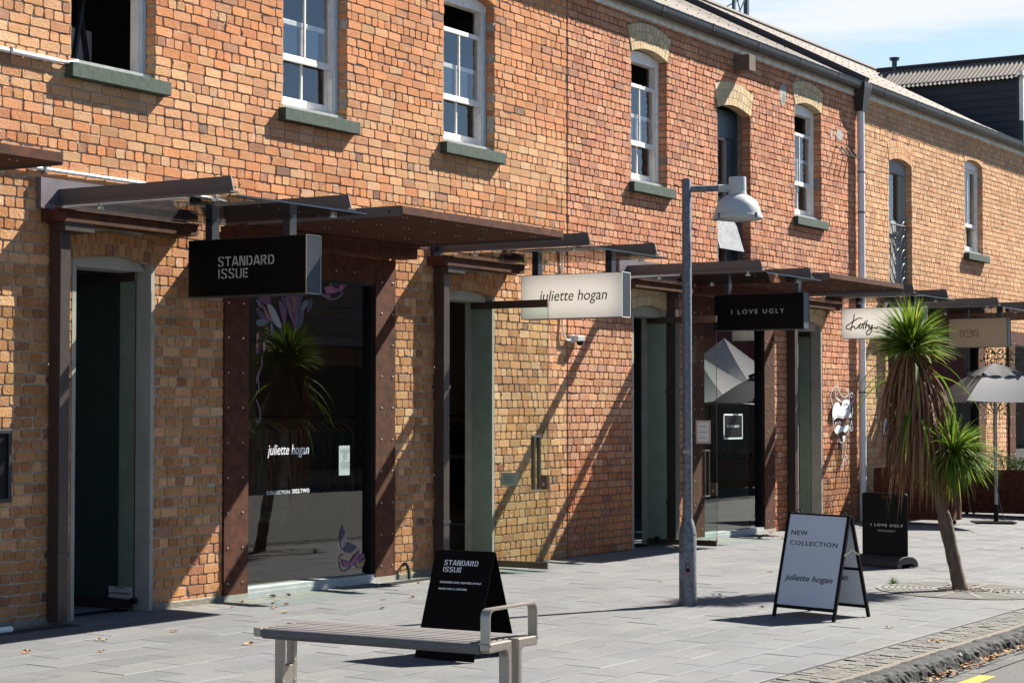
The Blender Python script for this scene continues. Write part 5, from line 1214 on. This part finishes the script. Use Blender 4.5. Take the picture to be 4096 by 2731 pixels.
def hedge(name, label, x0, x1, y0, y1, z0, z1, n, cat, col=((.5,(.02,.045,.012)),(.3,(.035,.07,.015)),(.2,(.06,.09,.03))), s=(.02,.04)):
    t = thing(name, label, cat, ((x0+x1)/2, (y0+y1)/2, z0)); m = MB()
    for i in range(n):
        x, y = random.uniform(x0, x1), random.uniform(y0, y1); top = z1+.07*sin(y*9)+.05*sin(x*14+y*5); z = z0+(top-z0)*random.random()**.6
        d = rdir(-.3, 1); strap(m, Vector((x, y, z)), d, random.uniform(*s)*1.6, random.uniform(*s)*.8, .1, jit(pick(col), .3), 2, random.uniform(-1,1))
    m.build('foliage', M_LEAF, t); b_ = MB()
    for i in range(max(6, n//200)):
        x, y = random.uniform(x0+.05, x1-.05), random.uniform(y0+.05, y1-.05); b_.tube([(x, y, z0-.1), (x+random.uniform(-.05,.05), y+random.uniform(-.05,.05), z1-.05)], .006, 5)
    b_.build('stem', M_BROWN, t); return t
hedge('hedge', 'low dark green hedge growing in the long planter at the right edge', 33.42, 33.9, -2.7, y0p-.03, .70, .98, 2600, 'hedge')
t = thing('shrub', 'thin bare twigs with a few leaves in front of the dark window', 'shrub', (31.0,-.8,.8)); m = MB(); lf = MB()
for i in range(7):
    b0 = Vector((random.uniform(30.55,30.8), random.uniform(-.9,-.3), .75)); e_ = b0+Vector((random.uniform(-.15,.2), random.uniform(-.15,.25), random.uniform(.9,1.75))); md = (b0+e_)/2+Vector((random.uniform(-.06,.06), random.uniform(-.06,.06), 0)); m.tube(smooth2([tuple(b0), tuple(md), tuple(e_)], 4), .006, 5)
    for k in range(14): q = md+(e_-md)*random.random(); d = rdir(-.5,1); m.tube([q, q+d*.12], .0025, 4); strap(lf, q+d*.1, d, .05, .025, .1, jit((.12,.2,.03), .3), 2)
m.build('stem', M_BROWN, t); lf.build('foliage', M_LEAF, t)
hedge('shrub', 'leafy green shrub behind the umbrella at the right edge', 35.0, 35.5, -1.1, -.5, 1.6, 2.9, 500, 'shrub', ((.5,(.06,.12,.02)),(.5,(.10,.17,.03))), (.03,.06))

# ------------------------------------------------------------------ fallen leaves
LT = []
for v in range(4):
    m = MB(); n = 9; out = []
    for i in range(n): a = 2*pi*i/n; r_ = (.030 if i % 2 == 0 else .018)*random.uniform(.8,1.25); out.append((r_*1.35*cos(a), r_*sin(a), random.uniform(.001,.018)))
    m.add(out+[(0,0,.003)], [(i, (i+1) % n, n) for i in range(n)])
    o = m.build('fallen_leaf', mat('dry_leaf_%s' % ('tan','brown','gold','rust')[v], ((.30,.19,.09),(.16,.085,.04),(.42,.20,.03),(.25,.10,.03))[v], .8, var=.3, vscale=40)); LT.append(o.data); bpy.data.objects.remove(o)
def fallen(x, y, label, grp, z=None, s=1., v=None):
    o = bpy.data.objects.new('fallen_leaf', LT[random.randrange(4) if v is None else v]); COL.objects.link(o)
    o.location = (x, y, (gz(y) if z is None else z)+.004); o.rotation_euler = (random.uniform(-.25,.25), random.uniform(-.25,.25), random.uniform(0, 6.3)); k = s*random.uniform(.7,1.25); o.scale = (k, k, k)
    tag(o, label, 'leaf', grp)
for a, b_, n_ in ((165,780,14),(270,745,14),(295,765,14),(160,840,14),(280,850,14),(165,885,14),(545,703,14),(650,705,14),(745,690,14),(1085,668,14),(1220,672,14),(1480,662,14),(1170,805,14),(1165,887,14),(265,922,14),(1430,785,14),(2235,825,13),(2130,878,13),(900,1175,13),(960,1180,13),(930,1282,13),(245,1290,13),(1600,1097,13),(2280,1215,13)):
    p = px(*zp(n_, a, b_), (0,-FALL,1), 0); fallen(p.x, p.y, 'dry leaf on the paving in front of the large shop window', 'dry leaves in front of the large shop window', v=random.choice((0,0,1,3)))
for i in range(46):
    x = random.uniform(22.3, 30); fallen(x, random.uniform(-.75,-.05)*random.random()**.5, 'brown leaf in the drift along the foot of the red brick wall', 'brown leaves along the foot of the red brick wall', v=random.choice((0,1,3)), s=1.1)
for i in range(16):
    x = random.uniform(17, 30); fallen(x, random.uniform(-4.5,-.9), 'single dry leaf on the open paving behind the lamp post', 'single leaves on the open paving', v=random.choice((0,1)), s=.8)
for i in range(85):
    x = random.choice((13.6,14.1,14.7,15.3,15.9,16.6,17.3))+random.gauss(0,.16); y = -6.785-abs(random.gauss(0,.045)); o = fallen(x, y, 'golden brown leaf in the gutter against the stone kerb', 'golden leaves in the gutter', z=zr+random.choice((.012,.02,.03)), v=random.choice((0,0,1,2,2,3)), s=1.0)
p = px(*zp(16,1570,1190),(0,-FALL,1),0); fallen(p.x, p.y, 'curled golden leaf on the brick edging', None, v=2, s=1.2); fallen(p.x-.06, p.y+.05, 'curled tan leaf on the brick edging', None, v=0, s=1.)
p = px(*zp(16,1115,1065),(0,-FALL,1),0); fallen(p.x, p.y, 'pale crumpled leaf alone on the paving near the edging', None, v=0, s=1.3)
for n_, a, b_ in ((14,1230,655),(14,1275,662),(5,0,0),(13,285,1070),(13,410,1060)):
    if n_ == 5: continue
    p = px(*zp(n_, a, b_), (0,-FALL,1), 0); fallen(p.x, p.y, 'dry leaf by the drain grating at the foot of the wall', 'leaves by the drain gratings', v=1)

# ------------------------------------------------------------------ inside the shops
def rack(x0, x1, y, n, label, cols):
    t = thing('clothes_rack', label, 'clothes rack', (x0, y, 0)); m = MB(); m.tube([(x0, y, 1.70),(x1, y, 1.70)], .016, 8); m.build('rail', M_BLACK, t)
    for x in (x0+.05, x1-.05):
        m = MB(); m.tube([(x, y, 0),(x, y, 1.70)], .014, 8); m.build('post', M_BLACK, t)
    w_ = MB(); w_.tube(smooth2([(0,-.2,-.16),(0,-.1,-.09),(0,0,-.06),(0,.1,-.09),(0,.2,-.16)],3), .011, 6); w_.tube(smooth2([(0,0,-.06),(0,0,-.02),(0,.02,.01),(0,0,.025),(0,-.02,.01)],3), .003, 4)
    hm = w_.build('clothes_hanger', mat('hanger_wood', (.26,.14,.06), .5)); gm = []
    for c in cols:
        g = MB(); pr = [(-.20,-.17),(-.06,-.085),(.06,-.085),(.20,-.17),(.23,-.65),(.19,-.6),(.2,-1.1),(-.2,-1.1),(-.19,-.6),(-.23,-.65)]
        g.prism(pr, (0,0,0), (0,1,0), (0,0,1), (1,0,0), -.018, .018); o = g.build('garment', mat('cloth_%02d' % (len(gm)+int(x0)), c, .95, var=.5, vscale=16), bevel=.008); gm.append(o)
    for i in range(n):
        x = x0+.12+(x1-x0-.24)*i/(n-1)+random.uniform(-.02,.02); sh = x0 > 17
        h = hm.copy(); COL.objects.link(h); h.location = (x, y, 1.70); h.rotation_euler.z = random.uniform(-.35,.35); tag(h, 'wooden hanger on the dark rail inside the %s' % ('open door' if sh else 'large shop window'), 'hanger', 'hangers inside the %s' % ('open doorway' if sh else 'large shop window'))
        g = random.choice(gm).copy(); COL.objects.link(g); g.location = (x, y, 1.70); g.rotation_euler.z = h.rotation_euler.z; k = random.uniform(.75,1.05); g.scale = (random.uniform(.8,1.4), random.uniform(.85,1.05), k)
        tag(g, 'dim garment hanging on the rail inside the %s' % ('open door' if sh else 'large shop window'), 'garment', 'garments inside the %s' % ('open doorway' if sh else 'large shop window'))
    bpy.data.objects.remove(hm)
    for o in gm: bpy.data.objects.remove(o)
rack(15.7, 18.2, 1.2, 26, 'dark clothes rail inside the large shop window', [(.10,.08,.065),(.05,.045,.045),(.16,.13,.10),(.12,.05,.03)])
rack(19.3, 21.9, 1.6, 16, 'dark clothes rail seen through the open door', [(.03,.03,.035),(.01,.01,.012),(.05,.045,.045)])
t = thing('mirror_stand', 'slim steel framed glass panel standing just inside the open door', 'stand', (19.9,.9,0)); m = MB()
for a in ((19.55,.9,19.60),(20.05,.9,20.10)): m.box(a[0], a[2], .88, .92, .05, 1.25)
m.box(19.6, 20.05, .885, .915, 1.2, 1.25); m.box(19.6, 20.05, .885, .915, .45, .50); m.box(19.6, 20.05, .89, .91, .03, .40); m.build('frame', M_STEEL, t)
m = MB(); t = thing('wire_basket', 'white wire basket with red cloth on the floor inside the open door', 'basket', (20.4,1.1,0)); m.box(20.22, 20.58, .95, 1.25, .02, .36); m.build('contents', mat('red_cloth', (.16,.03,.035), .9), t)
m = MB()
for i in range(7): m.tube([(20.2+i*.065,.93,.02),(20.2+i*.065,.93,.40)], .004, 4); m.tube([(20.2,.93+i*.055,.02),(20.2,.93+i*.055,.40)], .004, 4)
for z in (.06,.2,.34,.40): m.tube([(20.2,.93,z),(20.6,.93,z)], .004, 4); m.tube([(20.2,.93,z),(20.2,1.27,z)], .004, 4)
m.build('wire', M_PVC, t)
t = thing('folding_stand', 'black crossed legs of a stand seen in the upper left window', 'stand', (13.0,.6,4.6)); m = MB()
for a, b_ in (((12.93,.55,4.5),(13.20,.55,5.9)),((13.30,.6,4.5),(13.02,.6,5.9))): m.bar(a, b_, .045, .03)
m.build('legs', mat('stand_black', (.012,.013,.018), .4), t); m = MB(); m.box(12.75, 13.6, .9, .93, 4.2, 5.25); tag(m.build('board', mat('grey_board', (.5,.5,.5), .8)), 'pale board leaning behind the stand in the upper left window', 'board')

# ------------------------------------------------------------------ across the street: seen only as reflections in the shop glass
t = thing('street_building', 'low dark building across the street, reflected in the shop windows', 'building', (40,-24,0))
m = MB(); m.box(14, 120, -34, -24, -.3, 7.6); m.build('wall', mat('dark_render', (.24,.18,.135), .9), t)
for i in range(14):
    m = MB(); x = 16+i*7.4; m.box(x, x+4.6, -23.99, -23.9, .2, 3.0); m.build('window', M_BLACK, t)
    m = MB(); m.box(x-.6, x+5.2, -23.98, -22.4, 3.5, 3.7); m.build('awning', mat('grey_awning', (.16,.17,.18), .7), t)
for i in range(9):
    m = MB(); z = 4.3+i*.32; m.obox((14,-23.98,z), (1,0,0), (0,.8,.6), (0,-.6,.8), (0,106), (0,.02), (0,.25)); m.build('louvre', mat('slate_louvre', (.16,.18,.21), .5), t)
m = MB(); m.box(50, 90, -18.2, -18, 2.6, 6.2); rs = tag(m.build('red_awning', mat('red_canvas', (.20,.03,.03), .8)), 'dull red awning reflected above the tents in the second shop window', 'awning')
TG = 'white market tents reflected in the second shop window'
def tent(cx, cy, h, zp_, ze, lab):
    t = thing('market_tent', lab, 'tent', (cx, cy, zr), TG); m = MB(); c = [(cx-h,cy-h),(cx+h,cy-h),(cx+h,cy+h),(cx-h,cy+h)]; n = 8
    for q in range(4):
        a, b_ = Vector((*c[q], ze)), Vector((*c[(q+1) % 4], ze)); p = Vector((cx, cy, zp_)); vs = []
        for i in range(n+1):
            s_ = i/n
            for j in range(n+1): u = j/n; w_ = p+(a+(b_-a)*u-p)*s_; w_.z -= .22*s_*(1-s_)*2*(zp_-ze)/1.2+.12*s_*4*u*(1-u); vs.append(w_)
        m.add(vs, [(i*(n+1)+j, i*(n+1)+j+1, (i+1)*(n+1)+j+1, (i+1)*(n+1)+j) for i in range(n) for j in range(n)])
    m.build('canopy', mat('white_canvas', (.8,.8,.8), .8), t, smooth='all')
    for q in c: m = MB(); m.tube([(*q, zr),(*q, ze)], .03, 8); m.build('pole', M_GALV, t)
tent(49.0, -11.0, 1.9, 3.75, 2.2, 'larger white tent with a high peak'); tent(45.6, -10.2, 1.7, 3.25, 2.05, 'smaller white tent in front of the larger one')
for i in range(5):
    x0 = 40.5+i*2.6; planter(x0, x0+2.2, -8.9, -8.4, .75, 'dark planter reflected low in the second shop window')['group'] = 'planters reflected in the second shop window'
    h_ = hedge('hedge', 'dark hedge in a planter reflected in the second shop window', x0+.03, x0+2.17, -8.88, -8.42, .2, .75, 500, 'hedge', s=(.05,.09)); h_['group'] = 'hedges reflected in the second shop window'
for i in range(3):
    t = thing('picnic_table', 'dark picnic table under the tents, reflected in the second shop window', 'table', (44+i*2.6,-12.6,zr), 'picnic tables reflected in the second shop window'); m = MB(); x0 = 44+i*2.6
    m.box(x0-.9, x0+.9, -13, -12.2, .55, .6); m.build('tabletop', M_BROWN, t)
    for yy in (-13.5, -11.9): m = MB(); m.box(x0-.9, x0+.9, yy, yy+.25, .25, .3); m.build('seat', M_BROWN, t)
    for xx in (x0-.7, x0+.65): m = MB(); m.box(xx, xx+.05, -13.45, -11.7, .2, .25); m.bar((xx, -13.2, zr), (xx, -12.7, .55), .05, .05); m.bar((xx, -12., zr), (xx, -12.5, .55), .05, .05); m.build('leg_frame', M_BROWN, t)
# far lattice mast
t = thing('lattice_mast', 'distant steel lattice mast behind the roof ridge', 'mast', (177,72,0)); 
P4 = [Vector(q) for q in ((172.3,74.6,0),(174.2,77.0,0),(176.6,70.2,0),(178.6,72.6,0))]
P4 = [px(x_, 0, (sin(YAW), cos(YAW), 0), 190+d_) for x_, d_ in ((2655,0),(2700,5),(2935,0),(2985,5))]
for i, q in enumerate(P4):
    m = MB(); m.bar((q.x, q.y, 0), (q.x, q.y, 60), .42 if i % 2 else .28, .42 if i % 2 else .28); m.build('leg', M_DARKW, t)
k = 0
for i, j in ((0,1),(2,3),(0,2),(1,3)):
    m = MB()
    for z in range(36, 56, 4):
        a, b_ = P4[i], P4[j]; m.bar((a.x,a.y,z),(b_.x,b_.y,z+4), .1, .1); m.bar((b_.x,b_.y,z),(a.x,a.y,z+4), .1, .1); m.bar((a.x,a.y,z),(b_.x,b_.y,z), .1, .1)
    m.build('bracing', M_DARKW, t)
